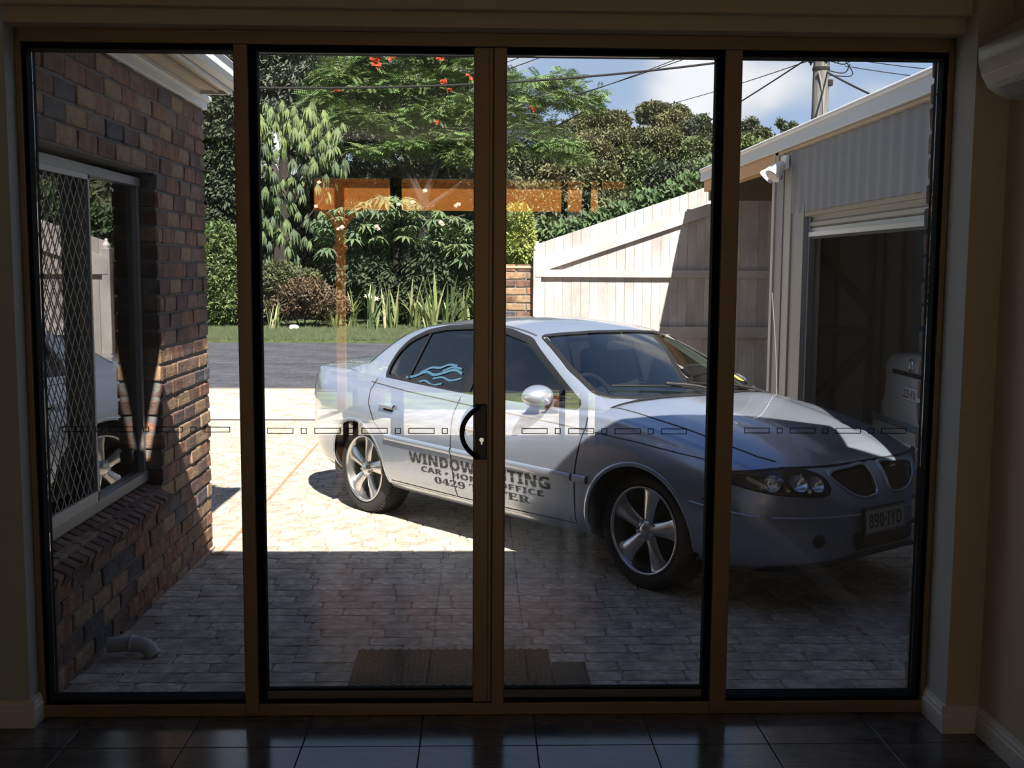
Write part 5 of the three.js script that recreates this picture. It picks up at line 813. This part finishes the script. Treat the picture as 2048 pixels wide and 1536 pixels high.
{ // umbrella tree: every whorl of drooping leaflets is a part
  const t = plant('umbrella_tree', 'umbrella tree with drooping whorls of glossy light green leaves', 'tree', 575, 640, -34.8), R = rng(17), ms = [leafMat([0.14, 0.195, 0.055], 0.3), leafMat([0.10, 0.15, 0.05], 0.3), leafMat([0.06, 0.095, 0.045], 0.3)], ws = [1, 2, 3].map((s) => whorl(s, 10, 0.46, 0.048, 2.0));
  limbs(t, -34.8, [[[[575, 660], [572, 520], [580, 380], [575, 270]], 0.07, 0.03], [[[578, 400], [540, 330], [530, 260]], 0.06, 0.02], [[[578, 420], [630, 340], [655, 270]], 0.06, 0.02], [[[576, 480], [620, 430], [650, 390]], 0.05, 0.02]], bark([0.07, 0.06, 0.045]));
  const spots = [[545, 222], [575, 225], [525, 245], [550, 250], [578, 248], [605, 265], [615, 285], [600, 290], [640, 252], [655, 268], [630, 235], [675, 262], [520, 275], [648, 285], [628, 228], [530, 295], [555, 305], [585, 325], [610, 335], [630, 330], [660, 305], [670, 330], [645, 315], [520, 330], [545, 350], [570, 365], [600, 375], [655, 355], [580, 390], [610, 395], [635, 375], [530, 380], [555, 400], [520, 420], [545, 440], [575, 445], [600, 430], [625, 450], [590, 465], [560, 475], [540, 490], [610, 480], [575, 500], [525, 470], [640, 430], [515, 250], [565, 280], [590, 262]];
  for (let i = 0; i < 150; i++) { const s = i < spots.length ? spots[i] : [spots[i % spots.length][0] + (R() - 0.5) * 44, spots[i % spots.length][1] + (R() - 0.5) * 40], w = part(t, 'leaf_whorl', ws[i % 3], ms[s[1] < 290 ? Math.floor(R() * 2) : 1 + Math.floor(R() * 2)]); w.position.copy(PXV(s[0] + (R() - 0.5) * 6, s[1] - 8, -34.8 + (i < spots.length ? 0.7 : -0.2 + (R() - 0.5) * 1.6)).sub(t.position)); w.rotation.set((R() - 0.5) * 0.5, R() * 6, (R() - 0.5) * 0.5); w.scale.setScalar(0.8 + R() * 0.45); }
}
{ // frangipani
  const t = plant('frangipani', 'frangipani tree with pinkish-white flowers among long mid green leaves', 'tree', 797, 650, -32.4), R = rng(19), ms = [leafMat([0.10, 0.155, 0.05], 0.3), leafMat([0.065, 0.115, 0.045], 0.3)], ws = [4, 5, 6].map((s) => whorl(s, 9, 0.42, 0.055, 0.35));
  limbs(t, -32.4, [[[[797, 660], [796, 560], [792, 490]], 0.17, 0.13], [[[792, 495], [740, 450], [690, 430]], 0.09, 0.04], [[[792, 492], [830, 440], [870, 410]], 0.09, 0.04], [[[793, 500], [800, 430], [790, 390]], 0.08, 0.04], [[[740, 452], [690, 470], [650, 480]], 0.05, 0.03], [[[830, 440], [890, 440], [930, 430]], 0.05, 0.03]], bark([0.05, 0.043, 0.036]));
  for (let i = 0; i < 190; i++) { const a = R(), x = 628 + a * 330, top = 440 - 50 * Math.sin(Math.PI * clamp(a * 1.05 + 0.05)), y = top + R() * (a < 0.3 ? 90 : 85), w = part(t, 'leaf_whorl', ws[i % 3], ms[Math.floor(R() * 2)]); w.position.copy(PXV(x, y, -32.4 + (R() - 0.4) * 1.6).sub(t.position)); w.rotation.set((R() - 0.5) * 0.9, R() * 6, (R() - 0.5) * 0.9); w.scale.setScalar(0.75 + R() * 0.4); }
  const fl = merge(...Array.from({ length: 6 }, (_, j) => leafGeo(Array.from({ length: 5 }, (_, i) => [V(Math.cos(j) * 0.07, (j % 2) * 0.04, Math.sin(j) * 0.07), V(Math.cos(i * 1.257), 0.35, Math.sin(i * 1.257)).normalize(), V(0, 1, 0), 0.09, 0.032, 0.3])))), fm = [std([0.40, 0.25, 0.20], 0.6, 0, { side: THREE.DoubleSide }), std([0.42, 0.33, 0.22], 0.6, 0, { side: THREE.DoubleSide })];
  for (const [x, y] of [[638, 365], [632, 413], [684, 455], [676, 458], [753, 453], [757, 458], [797, 409], [825, 405], [917, 409], [912, 412], [882, 445], [885, 449], [850, 382]]) { const f = part(t, 'flower', fl, fm[Math.floor(R() * 2)]); f.position.copy(PXV(x, y, -31.2).sub(t.position)); f.rotation.set(0.9, R() * 6, 0); f.scale.setScalar(0.42 + R() * 0.2); }
}
{ // shrubs in the bed
  const beds = [
    ['round_bush', 'bright green bushy shrub at the far end of the brick wing', [[440, 500, 40, 50], [432, 560, 46, 50], [450, 610, 48, 40], [400, 540, 50, 70], [470, 570, 30, 60]], -31.4, [0.10, 0.155, 0.04], fineClump, 330],
    ['red_shrub', 'dusky reddish-brown low shrub in the garden bed', [[610, 590, 50, 30], [650, 612, 45, 28], [580, 610, 36, 28]], -31.0, [0.11, 0.075, 0.04], fineClump, 300],
    ['feathery_bush', 'olive feathery bush beside the reddish shrub', [[560, 565, 48, 36], [540, 610, 36, 36], [600, 560, 40, 20]], -31.6, [0.085, 0.10, 0.035], fineClump, 330],
    ['lower_bush', 'low dark green bush at the foot of the frangipani', [[730, 560, 60, 50], [870, 540, 70, 60], [800, 600, 60, 45], [930, 580, 50, 60], [690, 540, 40, 40], [1000, 560, 50, 70]], -32.6, [0.028, 0.05, 0.015], midClump, 130],
    ['weeping_shrub', 'yellow-green weeping shrub above the brick pillar', [[1035, 440, 26, 26], [1042, 475, 24, 36], [1030, 500, 26, 26], [1055, 505, 12, 26]], -30.4, [0.26, 0.30, 0.065], fineClump, 520],
    ['side_bush', 'mid green bush between the weeping shrub and the fence', [[1085, 465, 28, 24], [1100, 490, 34, 24], [1075, 500, 26, 24]], -31.8, [0.085, 0.125, 0.04], midClump, 260],
    ['creeper', 'dark green leafy creeper rising over the raked fence top', [[1150, 462, 34, 12], [1200, 446, 34, 14], [1245, 432, 30, 16], [1300, 408, 34, 18], [1350, 392, 30, 16], [1395, 374, 34, 20], [1440, 350, 40, 26], [1200, 470, 50, 16], [1300, 440, 60, 20], [1400, 410, 60, 20]], -11.5, [0.06, 0.115, 0.035], cluster(15, 9, 0.085, 0.028), 300],
  ];
  for (const [nm, lab, cl, z, c, g, per] of beds) { const [px] = cl[0], s = plant(nm, lab, 'shrub', px, 640, z); foliage(s, g, leafMat(c, 0.3), cl, z, per, px, { shell: 0.5, dz: z > -15 ? 0.25 : undefined }); limbs(s, z, cl.slice(0, 3).map(([x, y]) => [[[px + (x - px) * 0.3, z > -15 ? 790 : 655], [px + (x - px) * 0.7, (655 + y) / 2], [x, y]], 0.03, 0.01]), bark([0.14, 0.11, 0.09])); }
}
{ // strap-leaved clumps: each blade a part
  const R = rng(23), mats = [leafMat([0.15, 0.19, 0.055], 0.3), leafMat([0.075, 0.12, 0.035], 0.3), leafMat([0.34, 0.35, 0.18], 0.3)];
  const blade = (L, droop, w) => { const pos = [], idx = []; for (let i = 0; i <= 7; i++) { const t = i / 7, r = L * (0.12 * t + droop * t * t * 0.9), y = L * (t - 0.55 * droop * t * t * t), ww = w * Math.sin(Math.PI * (0.2 + 0.78 * t)); pos.push(r, y, -ww, r + 0.01, y - 0.004, 0, r, y, ww); if (i < 7) { const a = i * 3; idx.push(a, a + 3, a + 1, a + 1, a + 3, a + 4, a + 1, a + 4, a + 2, a + 2, a + 4, a + 5); } } const g = new THREE.BufferGeometry(); g.setAttribute('position', new THREE.Float32BufferAttribute(pos, 3)); g.setIndex(idx); g.computeVertexNormals(); return g; };
  const bl = [[1.5, 0.2, 0.05], [1.3, 0.36, 0.05], [1.1, 0.5, 0.045], [1.7, 0.1, 0.045]].map((p) => blade(...p));
  const cols = [[545, 645, 0.55, 'short pale strap-leaved clump at the lawn edge below the feathery bush', 2], [672, 640, 0.7, 'strap-leaved clump just left of the mirrored orange post', 1], [705, 645, 0.8, 'bushy strap-leaved clump right of the mirrored orange post', 0], [745, 640, 0.9, 'strap-leaved clump left of the frangipani trunk', 1], [782, 645, 0.85, 'strap-leaved clump at the foot of the frangipani trunk', 0], [828, 645, 1.0, 'tall strap-leaved clump right of the frangipani trunk', 0], [862, 642, 1.05, 'tall upright strap-leaved clump above the car roof end', 0], [897, 640, 1.0, 'tall strap-leaved clump above the car cabin', 1], [930, 640, 1.05, 'strap-leaved clump beside the middle door stiles', 0], [965, 640, 1.0, 'strap-leaved clump left of the brick pillar', 1]];
  for (const [px, py, s, lab, tone] of cols) { const t = plant('strap_plant', lab, 'plant', px, py, px < 560 ? -29.6 : [-29.7, -30.5, -31.2][cols.findIndex((c) => c[0] === px) % 3]); t.position.y = YR + 0.02; for (let i = 0; i < 20; i++) { const b = part(t, 'leaf', bl[Math.floor(R() * 4)], mats[R() < 0.6 ? tone : Math.floor(R() * 3)]); b.position.set((R() - 0.5) * 0.35, 0, (R() - 0.5) * 0.3); b.rotation.set((R() - 0.5) * 0.16, R() * 6.28, (R() - 0.5) * 0.16); b.scale.setScalar(s * (0.7 + 0.45 * R())); } }
  const whites = [[632, 575], [650, 590], [744, 597], [752, 598], [735, 592], [587, 651]]; // pale flower heads and a white stone
  const fl = leafGeo(Array.from({ length: 7 }, (_, i) => [V(0, 0, 0), V(Math.cos(i * 0.9), 0.4, Math.sin(i * 0.9)).normalize(), V(0, 1, 0), 0.22, 0.05, 0.3]));
  const p = scene.getObjectByName('strap_plant_003'); for (const [x, y] of whites.slice(2, 5)) { const f = part(p, 'flower', fl, std([0.6, 0.55, 0.42], 0.7, 0, { side: THREE.DoubleSide }), 'pale cream flower'); f.position.copy(PXV(x, y, -29.9).sub(p.position)); f.rotation.x = 0.7; f.scale.setScalar(0.55); }
  const st = new THREE.IcosahedronGeometry(0.13, 2), q = st.attributes.position; for (let i = 0; i < q.count; i++) { const k = 0.8 + 0.4 * noise3(q.getX(i) * 12 + 5, q.getY(i) * 12, q.getZ(i) * 12); q.setXYZ(i, q.getX(i) * k * 1.1, q.getY(i) * k * 0.8, q.getZ(i) * k); } st.computeVertexNormals(); const s = solo('garden_stone', st, std([0.8, 0.79, 0.75], 0.8), 'small white stone at the edge of the garden bed', 'stone'); s.position.copy(PXV(588, 651, -29.9)); s.position.y = YR + 0.1;
}
{ // neighbour's trees behind the garage: seen only as they mirror in the window of the wing
  let i = 0;
  for (const [x, z, lab] of [[5.2, -13.5, 'dark leafy tree behind the fence beside the garage, mirrored in the wing window'], [8.2, -15.5, 'dark leafy tree behind the garage roof, farther from the fence']]) {
    const R = rng(70 + i), t = thing('garden_tree', lab, 'tree', [x, YR, z]); part(t, 'trunk', taperTube([V(0, 0, 0), V(0.1, 1.2, 0), V(0, 2.4, 0)], [0.12, 0.1, 0.05], 7, 8), bark([0.14, 0.11, 0.09]));
    const N = 2600, im = new THREE.InstancedMesh(midClump, leafMat([0.035, 0.055, 0.02], 0.15), N), m = new THREE.Matrix4(), q = new THREE.Quaternion(), e = new THREE.Euler();
    for (let k = 0; k < N; k++) { let d; do d = V(R() * 2 - 1, R() * 2 - 1, R() * 2 - 1); while (d.lengthSq() > 1); e.set(R(), R() * 6.28, R()); q.setFromEuler(e); m.compose(V(d.x * 1.7, 2.3 + d.y * 1.1, d.z * 1.7), q, V(1.1, 1.1, 1.1)); im.setMatrixAt(k, m); }
    im.name = 'foliage'; im.userData.kind = 'stuff'; im.castShadow = im.receiveShadow = true; t.add(im); i++;
  }
}
// ---------------------------------------------------------------- wooded hill
{
  const g = new THREE.PlaneGeometry(320, 130, 64, 26).rotateX(-Math.PI / 2).translate(30, 0, -115), p = g.attributes.position;
  const hill = (x, z) => -0.5 + 11 * sstep(-50, -120, z) * (0.8 + 0.4 * noise3(x * 0.03 + 9, z * 0.03, 2));
  for (let i = 0; i < p.count; i++) p.setY(i, hill(p.getX(i), p.getZ(i)));
  g.computeVertexNormals(); const h = struct('hill'); part(h, 'slope', metreUV(g), std([0.075, 0.085, 0.04], 1));
  { const R = rng(88), N = 14000, im = new THREE.InstancedMesh(gumClump, leafMat([0.06, 0.075, 0.03], 0.2), N), m = new THREE.Matrix4(), q = new THREE.Quaternion(), e = new THREE.Euler(), cc = new THREE.Color();
    for (let k = 0; k < N; k++) { const z = -49 - R() * 60, x = -40 + R() * 110, s = 2.2 + R() * 2; e.set(R(), R() * 6.28, R()); q.setFromEuler(e); m.compose(V(x, hill(x, z) + 0.3 + R() * 1.1 * noise3(x * 0.4 + 50, z * 0.4 + 90, 3) * 3, z), q, V(s, s, s)); im.setMatrixAt(k, m); const b = 0.6 + R() * 0.7; im.setColorAt(k, cc.setRGB(b, b, b)); }
    im.name = 'hill_scrub'; im.userData = { label: 'low olive scrub covering the slope under the gum trees', category: 'scrub', kind: 'stuff' }; im.castShadow = im.receiveShadow = true; scene.add(im); }
  // gum trees: [crown px, crown py, rx, ry, z, tone]
  const tones = [[0.10, 0.112, 0.042], [0.08, 0.098, 0.038], [0.06, 0.084, 0.045], [0.09, 0.125, 0.042], [0.12, 0.12, 0.05]].map((c) => leafMat(c, 0.2)), tr = bark([0.30, 0.26, 0.21]);
  const gums = [[1195, 250, 46, 36, -95, 0, 'tall round gum tree crown against the bright cloud gap'], [1240, 240, 24, 26, -100, 4, 'topmost knob of gum crown standing out on the skyline'], [1150, 270, 40, 30, -90, 1, 'gum tree behind the flame tree branch tip'], [1100, 290, 46, 36, -85, 2, 'shaded gum tree under the flame tree branch'], [1180, 300, 50, 38, -80, 4, 'golden-olive gum tree left of the hill centre'], [1240, 300, 46, 36, -85, 0, 'olive gum tree below the skyline knob'], [1290, 285, 44, 30, -98, 1, 'gum tree in the dip of the skyline'], [1360, 245, 46, 30, -100, 4, 'broad gum tree on the skyline at the hill top'], [1400, 262, 36, 30, -98, 2, 'dark gum tree beside the broad skyline crown'], [1330, 290, 50, 36, -90, 0, 'gum tree under the broad skyline crown'], [1400, 310, 50, 40, -82, 3, 'greener gum tree near the right mullion'], [1450, 290, 50, 40, -92, 2, 'gum tree behind the right mullion'], [1060, 340, 60, 50, -70, 1, 'dark gum tree behind the flame tree lower branch'], [1130, 360, 56, 48, -68, 4, 'brownish gum tree above the mirrored valance'], [1210, 360, 56, 50, -66, 0, 'olive gum tree at the middle of the hill'], [1280, 350, 52, 46, -70, 3, 'rounded gum tree right of the hill middle'], [1340, 370, 56, 50, -58, 2, 'blue-grey gum tree low on the hill'], [1395, 370, 50, 46, -60, 2, 'blue-grey gum tree above the fence top'], [1160, 420, 60, 40, -55, 2, 'dim gum tree low behind the fence'], [1080, 410, 50, 46, -55, 1, 'dim gum tree above the side bush'], [1250, 415, 56, 34, -52, 1, 'dim gum tree low behind the creeper'], [1500, 262, 30, 26, -96, 2, 'dark gum tree left of the blue sky gap'], [1525, 285, 30, 30, -90, 1, 'gum tree standing beside the garage roof'], [1500, 310, 44, 40, -84, 3, 'yellowish gum tree above the garage fascia'], [1585, 262, 18, 14, -98, 2, 'small dark gum crown just left of the power pole'], [1562, 246, 9, 7, -104, 2, 'tiny lone gum crown in the blue gap'], [1320, 225, 60, 20, -104, 1, 'far gum row behind the broad skyline crown'], [1020, 360, 50, 70, -64, 1, 'dim gum tree behind the middle stiles'], [960, 330, 60, 80, -66, 2, 'dark gum tree behind the flame tree trunk'], [880, 330, 70, 60, -64, 1, 'dark gum tree behind the frangipani']];
  let i = 0;
  for (const [px, py, rx, ry, z, tone, lab] of gums) {
    const R = rng(200 + i), foot = PXV(px, py, z), t = thing('gum_tree', lab, 'tree', [foot.x, hill(foot.x, z) - 0.2, z], 0, 'gum trees on the wooded hill'); i++;
    const cl = []; for (let k = 0; k < 11; k++) { const a = R() * 6.28, r = Math.sqrt(R()); cl.push([px + Math.cos(a) * r * rx * 0.68, py + Math.sin(a) * r * ry * 0.68, rx * (0.30 + R() * 0.14), ry * (0.26 + R() * 0.12)]); }
    cl.push([px, py + ry * 0.7, rx * 0.8, ry * 0.5]);
    foliage(t, gumClump, tones[tone], cl, z, 640, 300 + i, { shell: 0.35, size: 1.15, dz: rx * mpp(z) * 0.5 });
    const top = PXV(px, py, z).sub(t.position); part(t, 'trunk', taperTube([V(0, 0, 0), V(top.x * 0.4 + 0.2, top.y * 0.5, 0), top], [0.28, 0.2, 0.08], 6, 8), tr);
  }
}
// ---------------------------------------------------------------- power pole and wires
{
  const Z = -16, base = PXV(1637, 245, Z), t = thing('power_pole', 'weathered grey timber power pole rising behind the garage roof', 'power pole', [base.x, YR, Z]);
  part(t, 'pole', taperTube([V(0, 0, 0), V(0.01, 3, 0), V(0.02, 6.6, 0)], [0.165, 0.15, 0.135], 18, 14), std([0.24, 0.24, 0.235], 0.9, 0, { map: rep(barkTex, 2, 5) }));
  const L = (px, py, z = Z) => PXV(px, py, z).sub(t.position), dk = std([0.006, 0.006, 0.007], 0.9);
  part(t, 'crossarm', boxAB([-0.9, 5.62, -0.2], [0.9, 5.74, -0.08], 0.01), std([0.32, 0.30, 0.27], 0.9));
  part(t, 'strap', new THREE.CylinderGeometry(0.15, 0.152, 0.05, 20).translate(0.015, L(1637, 138).y, 0), dk);
  part(t, 'service_box', boxAB([0.12, L(0, 155).y, 0.02], [0.2, L(0, 142).y, 0.12], 0.01), dk);
  for (const [x, y] of [[1617, 128], [1613, 112], [1660, 118], [1672, 122], [1648, 122]]) { const q = L(x, y), n = part(t, 'insulator', new THREE.LatheGeometry([[0, 0.06], [0.02, 0.055], [0.02, 0.03], [0.045, 0.02], [0.045, 0.0], [0.02, -0.01], [0.012, -0.05]].map((p) => new THREE.Vector2(...p)), 12), dk); n.position.copy(q).add(V(0, 0, 0.14)); }
  part(t, 'conduit', tube([V(0.06, 0, 0.15), V(0.06, 3, 0.15), L(1640, 190).setZ(0.15), L(1632, 145).setZ(0.15)], 0.016, 30), std([0.2, 0.2, 0.2], 0.7));
  for (const pts of [[[1650, 140], [1690, 145], [1700, 128]], [[1650, 150], [1705, 150], [1690, 120]], [[1660, 122], [1690, 128], [1712, 112]]]) part(t, 'jumper_wire', tube(pts.map(([x, y], i) => L(x, y, Z + 0.1 * i)), 0.010, 16, 5), dk);
  const wire = (lab, r, a, b, sag) => { const A = PXV(...a), B = PXV(...b), pts = []; for (let i = 0; i <= 12; i++) { const k = i / 12, p = A.clone().lerp(B, k); p.y -= sag * 4 * k * (1 - k); pts.push(p); } solo('power_line', tube(pts, r, 40, 5), dk, lab, 'power line', 'overhead wires'); };
  wire('thick dark service cable crossing in front of the flame tree', 0.020, [380, 172, -14.5], [1625, 98, -15.9], 0.25);
  wire('upper thin wire rising from the middle stiles to the door head', 0.010, [880, 170, -36.5], [1130, 82, -19], 0.02);
  wire('second thin wire just below the uppermost one', 0.010, [985, 149, -18.5], [1200, 68, -18.5], 0.02);
  wire('thin wire passing just above the flame tree branch tip', 0.009, [1110, 205, -22], [1440, 82, -18], 0.05);
  wire('thin wire from the branch tip to the top of the right mullion', 0.010, [1150, 190, -23], [1460, 85, -18], 0.03);
  wire('thin wire running from the gum crowns to the right mullion', 0.009, [1200, 235, -40], [1616, 122, -16], 0.15);
  wire('stay wire slanting down left from the pole head', 0.014, [1380, 265, -20], [1618, 115, -16], 0.02);
  wire('cable slanting down right from the pole to the garage', 0.017, [1652, 143, -16], [1800, 215, -11], 0.02);
  wire('thin wire leaving the pole level to the right, upper of two', 0.008, [1700, 118, -16], [2000, 150, -14], 0.03);
  wire('thin wire leaving the pole level to the right, lower of two', 0.008, [1690, 132, -16], [1990, 168, -14], 0.03);
}
// ---------------------------------------------------------------- by the door
{
  const mat = thing('door_mat', 'dark ribbed rectangular door mat on the cobbles outside the sliding doors', 'door mat', [-0.145, gy(-0.7) + 0.006, -0.70]);
  const mm = std([0.035, 0.032, 0.03], 0.95), loops = []; part(mat, 'backing', new RoundedBoxGeometry(0.84, 0.012, 0.46, 2, 0.005).translate(0, 0.006, 0), mm);
  for (let i = 0; i < 40; i++) for (let k = 0; k < 14; k++) { const g = new THREE.BoxGeometry(0.013, 0.007, 0.024); g.translate(-0.40 + i * 0.0205, 0.014, -0.21 + k * 0.031 + (i % 2) * 0.014); loops.push(g); }
  stuffOf(part(mat, 'tufts', merge(loops), std([0.06, 0.055, 0.05], 0.95)));
  const m2 = thing('boot_tray', 'small dark rounded tray partly under the right end of the door mat', 'tray', [0.332, gy(-0.6) + 0.003, -0.60]); part(m2, 'tray', new RoundedBoxGeometry(0.145, 0.018, 0.29, 3, 0.008).translate(0.02, 0.009, 0), std([0.03, 0.026, 0.022], 0.8)); part(m2, 'rim', new RoundedBoxGeometry(0.12, 0.006, 0.26, 2, 0.003).translate(0.02, 0.0195, 0), std([0.045, 0.04, 0.035], 0.85));
  const e = thing('drain_elbow', 'white bent plastic drain outlet lying at the foot of the brick wall', 'pipe', [-1.54, gy(-0.9), -0.92]);
  const pv = std([0.36, 0.36, 0.36], 0.5); part(e, 'pipe_bend', tube([V(-0.12, 0.05, 0.0), V(-0.02, 0.055, 0.0), V(0.05, 0.045, 0.01), V(0.085, 0.005, 0.02)], 0.034, 24, 16), pv); part(e, 'collar', new THREE.TorusGeometry(0.034, 0.007, 8, 24).rotateY(Math.PI / 2).translate(-0.02, 0.055, 0), pv);
}
// ---------------------------------------------------------------- pale car in the garage, nose in: tail towards the drive (local x forward)
{
  const t = thing('car', 'white sedan parked inside the dark garage with its boot to the drive', 'car', [3.32, gy(-4.0) - 0.01, -4.62], 0.0);
  const wp = phys([0.62, 0.62, 0.57], 0.35, 0.1, { clearcoat: 1, clearcoatRoughness: 0.05 });
  const W = curve([[0, 0.55], [0.02, 0.70], [0.06, 0.78], [0.15, 0.83], [0.5, 0.855], [1.2, 0.86], [3.4, 0.85], [4.2, 0.72], [4.45, 0.3]]), T = curve([[0, 0.62], [0.015, 0.95], [0.04, 1.09], [0.12, 1.14], [0.6, 1.15], [1.2, 1.06], [3.3, 0.98], [4.0, 0.86], [4.45, 0.6]]), B = curve([[0, 0.52], [0.03, 0.36], [0.1, 0.28], [0.6, 0.22], [3.8, 0.20], [4.45, 0.35]]);
  const sec = (x) => { const w = W(x), h = T(x), b = B(x), k = h - b; return crossRom([[0, b], [0.85 * w, b], [0.95 * w, b + 0.1 * k], [w, b + 0.35 * k], [0.99 * w, b + 0.6 * k], [0.94 * w, b + 0.82 * k], [0.84 * w, b + 0.95 * k], [0.6 * w, h - 0.012 * k], [0, h]], 5); };
  const X = []; for (let i = 0; i <= 60; i++) X.push(4.45 * (i / 60) ** 1.5);
  const whole = loftSkin(X, sec, null), pj = projector([whole]);
  const body = loftSkin(X, sec, (x, y, z) => !(Math.abs(z) > 0.4 && [0.95, 3.5].some((c) => Math.hypot(x - c, y - 0.3) < 0.34)));
  const cap = new THREE.Shape(sec(0).map(([z, y]) => new THREE.Vector2(z, y)).concat(sec(0).reverse().map(([z, y]) => new THREE.Vector2(-z, y))));
  part(t, 'body', merge(body, new THREE.ShapeGeometry(cap).rotateY(-Math.PI / 2)), wp);
  const cw = curve([[0.75, 0.70], [1.3, 0.74], [2.4, 0.74], [3.2, 0.70]]), ct = curve([[0.7, 1.07], [0.95, 1.2], [1.25, 1.36], [1.6, 1.44], [2.1, 1.45], [2.5, 1.40], [2.9, 1.2], [3.25, 1.0]]);
  const cs = (x) => { const h = ct(x), w = cw(x); return crossRom([[w, 0.97], [w - 0.03, mix(0.97, h, 0.4)], [w - 0.11, mix(0.97, h, 0.82)], [w - 0.2, h - 0.015], [0, h]], 6); }; const CX = []; for (let i = 0; i <= 40; i++) CX.push(0.7 + 2.55 * i / 40);
  part(t, 'cabin_shell', loftSkin(CX, cs, null), wp);
  const pg = projector([loftSkin(CX, cs, null)]), gl = phys([0.01, 0.011, 0.013], 0.03, 0, { clearcoat: 1 });
  part(t, 'rear_window', patch(pg, 'top', [[0.82, 0.55], [1.25, 0.5], [1.25, -0.5], [0.82, -0.55]], 0.003, 0.04), gl);
  { const g = patch(pg, 'side', roundCorners([[1.0, 1.05], [1.35, 1.34], [2.3, 1.36], [2.85, 1.05]], 0.05), 0.003, 0.04); part(t, 'side_window', g, gl); part(t, 'side_window', mirrorZ(g), gl); }
  const red = phys([0.75, 0.035, 0.025], 0.2, 0, { clearcoat: 1 });
  for (const s of [1, -1]) { const g = patch(pj, 'rear', roundCorners([[0.79, 0.96], [0.70, 0.99], [0.60, 0.96], [0.60, 0.74], [0.77, 0.68]], 0.03), 0.004, 0.02); part(t, 'tail_light', s > 0 ? g : mirrorZ(g), red); }
  part(t, 'plate_recess', patch(pj, 'rear', roundCorners([[-0.42, 0.96], [0.42, 0.96], [0.40, 0.72], [-0.40, 0.72]], 0.04), 0.002, 0.03), std([0.50, 0.50, 0.47], 0.5));
  part(t, 'garnish_bar', patch(pj, 'rear', roundCorners([[-0.46, 1.0], [0.46, 1.0], [0.46, 0.965], [-0.46, 0.965]], 0.01), 0.006, 0.03), M.black, 'dark strip over the plate');
  const tex = canvasTex(512, 160, (c, w, h) => { c.fillStyle = '#d8d8d4'; c.fillRect(0, 0, w, h); c.strokeStyle = '#4a2630'; c.lineWidth = 5; c.strokeRect(7, 7, w - 14, h - 14); c.fillStyle = '#4a2630'; c.font = 'bold 128px sans-serif'; c.textBaseline = 'middle'; c.save(); c.translate(26, h / 2 + 3); c.scale(0.82, 1); c.fillText('225·KN', 0, 0); c.restore(); });
  const p = part(t, 'number_plate', new THREE.PlaneGeometry(0.372, 0.116), std(0xffffff, 0.5, 0, { map: tex })); p.position.set(-0.012, 0.84, 0.03); p.rotation.y = -Math.PI / 2;
  part(t, 'bumper', new RoundedBoxGeometry(0.09, 0.20, 1.52, 3, 0.04).translate(0.01, 0.50, 0), wp); part(t, 'bumper_strip', new RoundedBoxGeometry(0.03, 0.05, 1.45, 2, 0.012).translate(-0.035, 0.585, 0), std([0.12, 0.16, 0.18], 0.5));
  part(t, 'boot_badge', new THREE.TorusGeometry(0.035, 0.008, 8, 24).scale(1, 1.25, 1).rotateY(Math.PI / 2).translate(-0.002, 1.06, -0.02), M.chrome);
  const wl = new THREE.LatheGeometry([[0.0, 0.0], [0.16, 0.0], [0.20, 0.02], [0.22, 0.03], [0.29, 0.02], [0.30, 0], [0.30, -0.18], [0, -0.18]].map((q) => new THREE.Vector2(...q)), 36).rotateX(Math.PI / 2);
  for (const [x, s] of [[0.95, 1], [0.95, -1], [3.5, 1], [3.5, -1]]) { const w = part(t, 'wheel', wl, rubber); w.position.set(x, 0.30, 0.80 * s); if (s < 0) w.rotation.y = Math.PI; }
}
renderer.render(scene, camera);
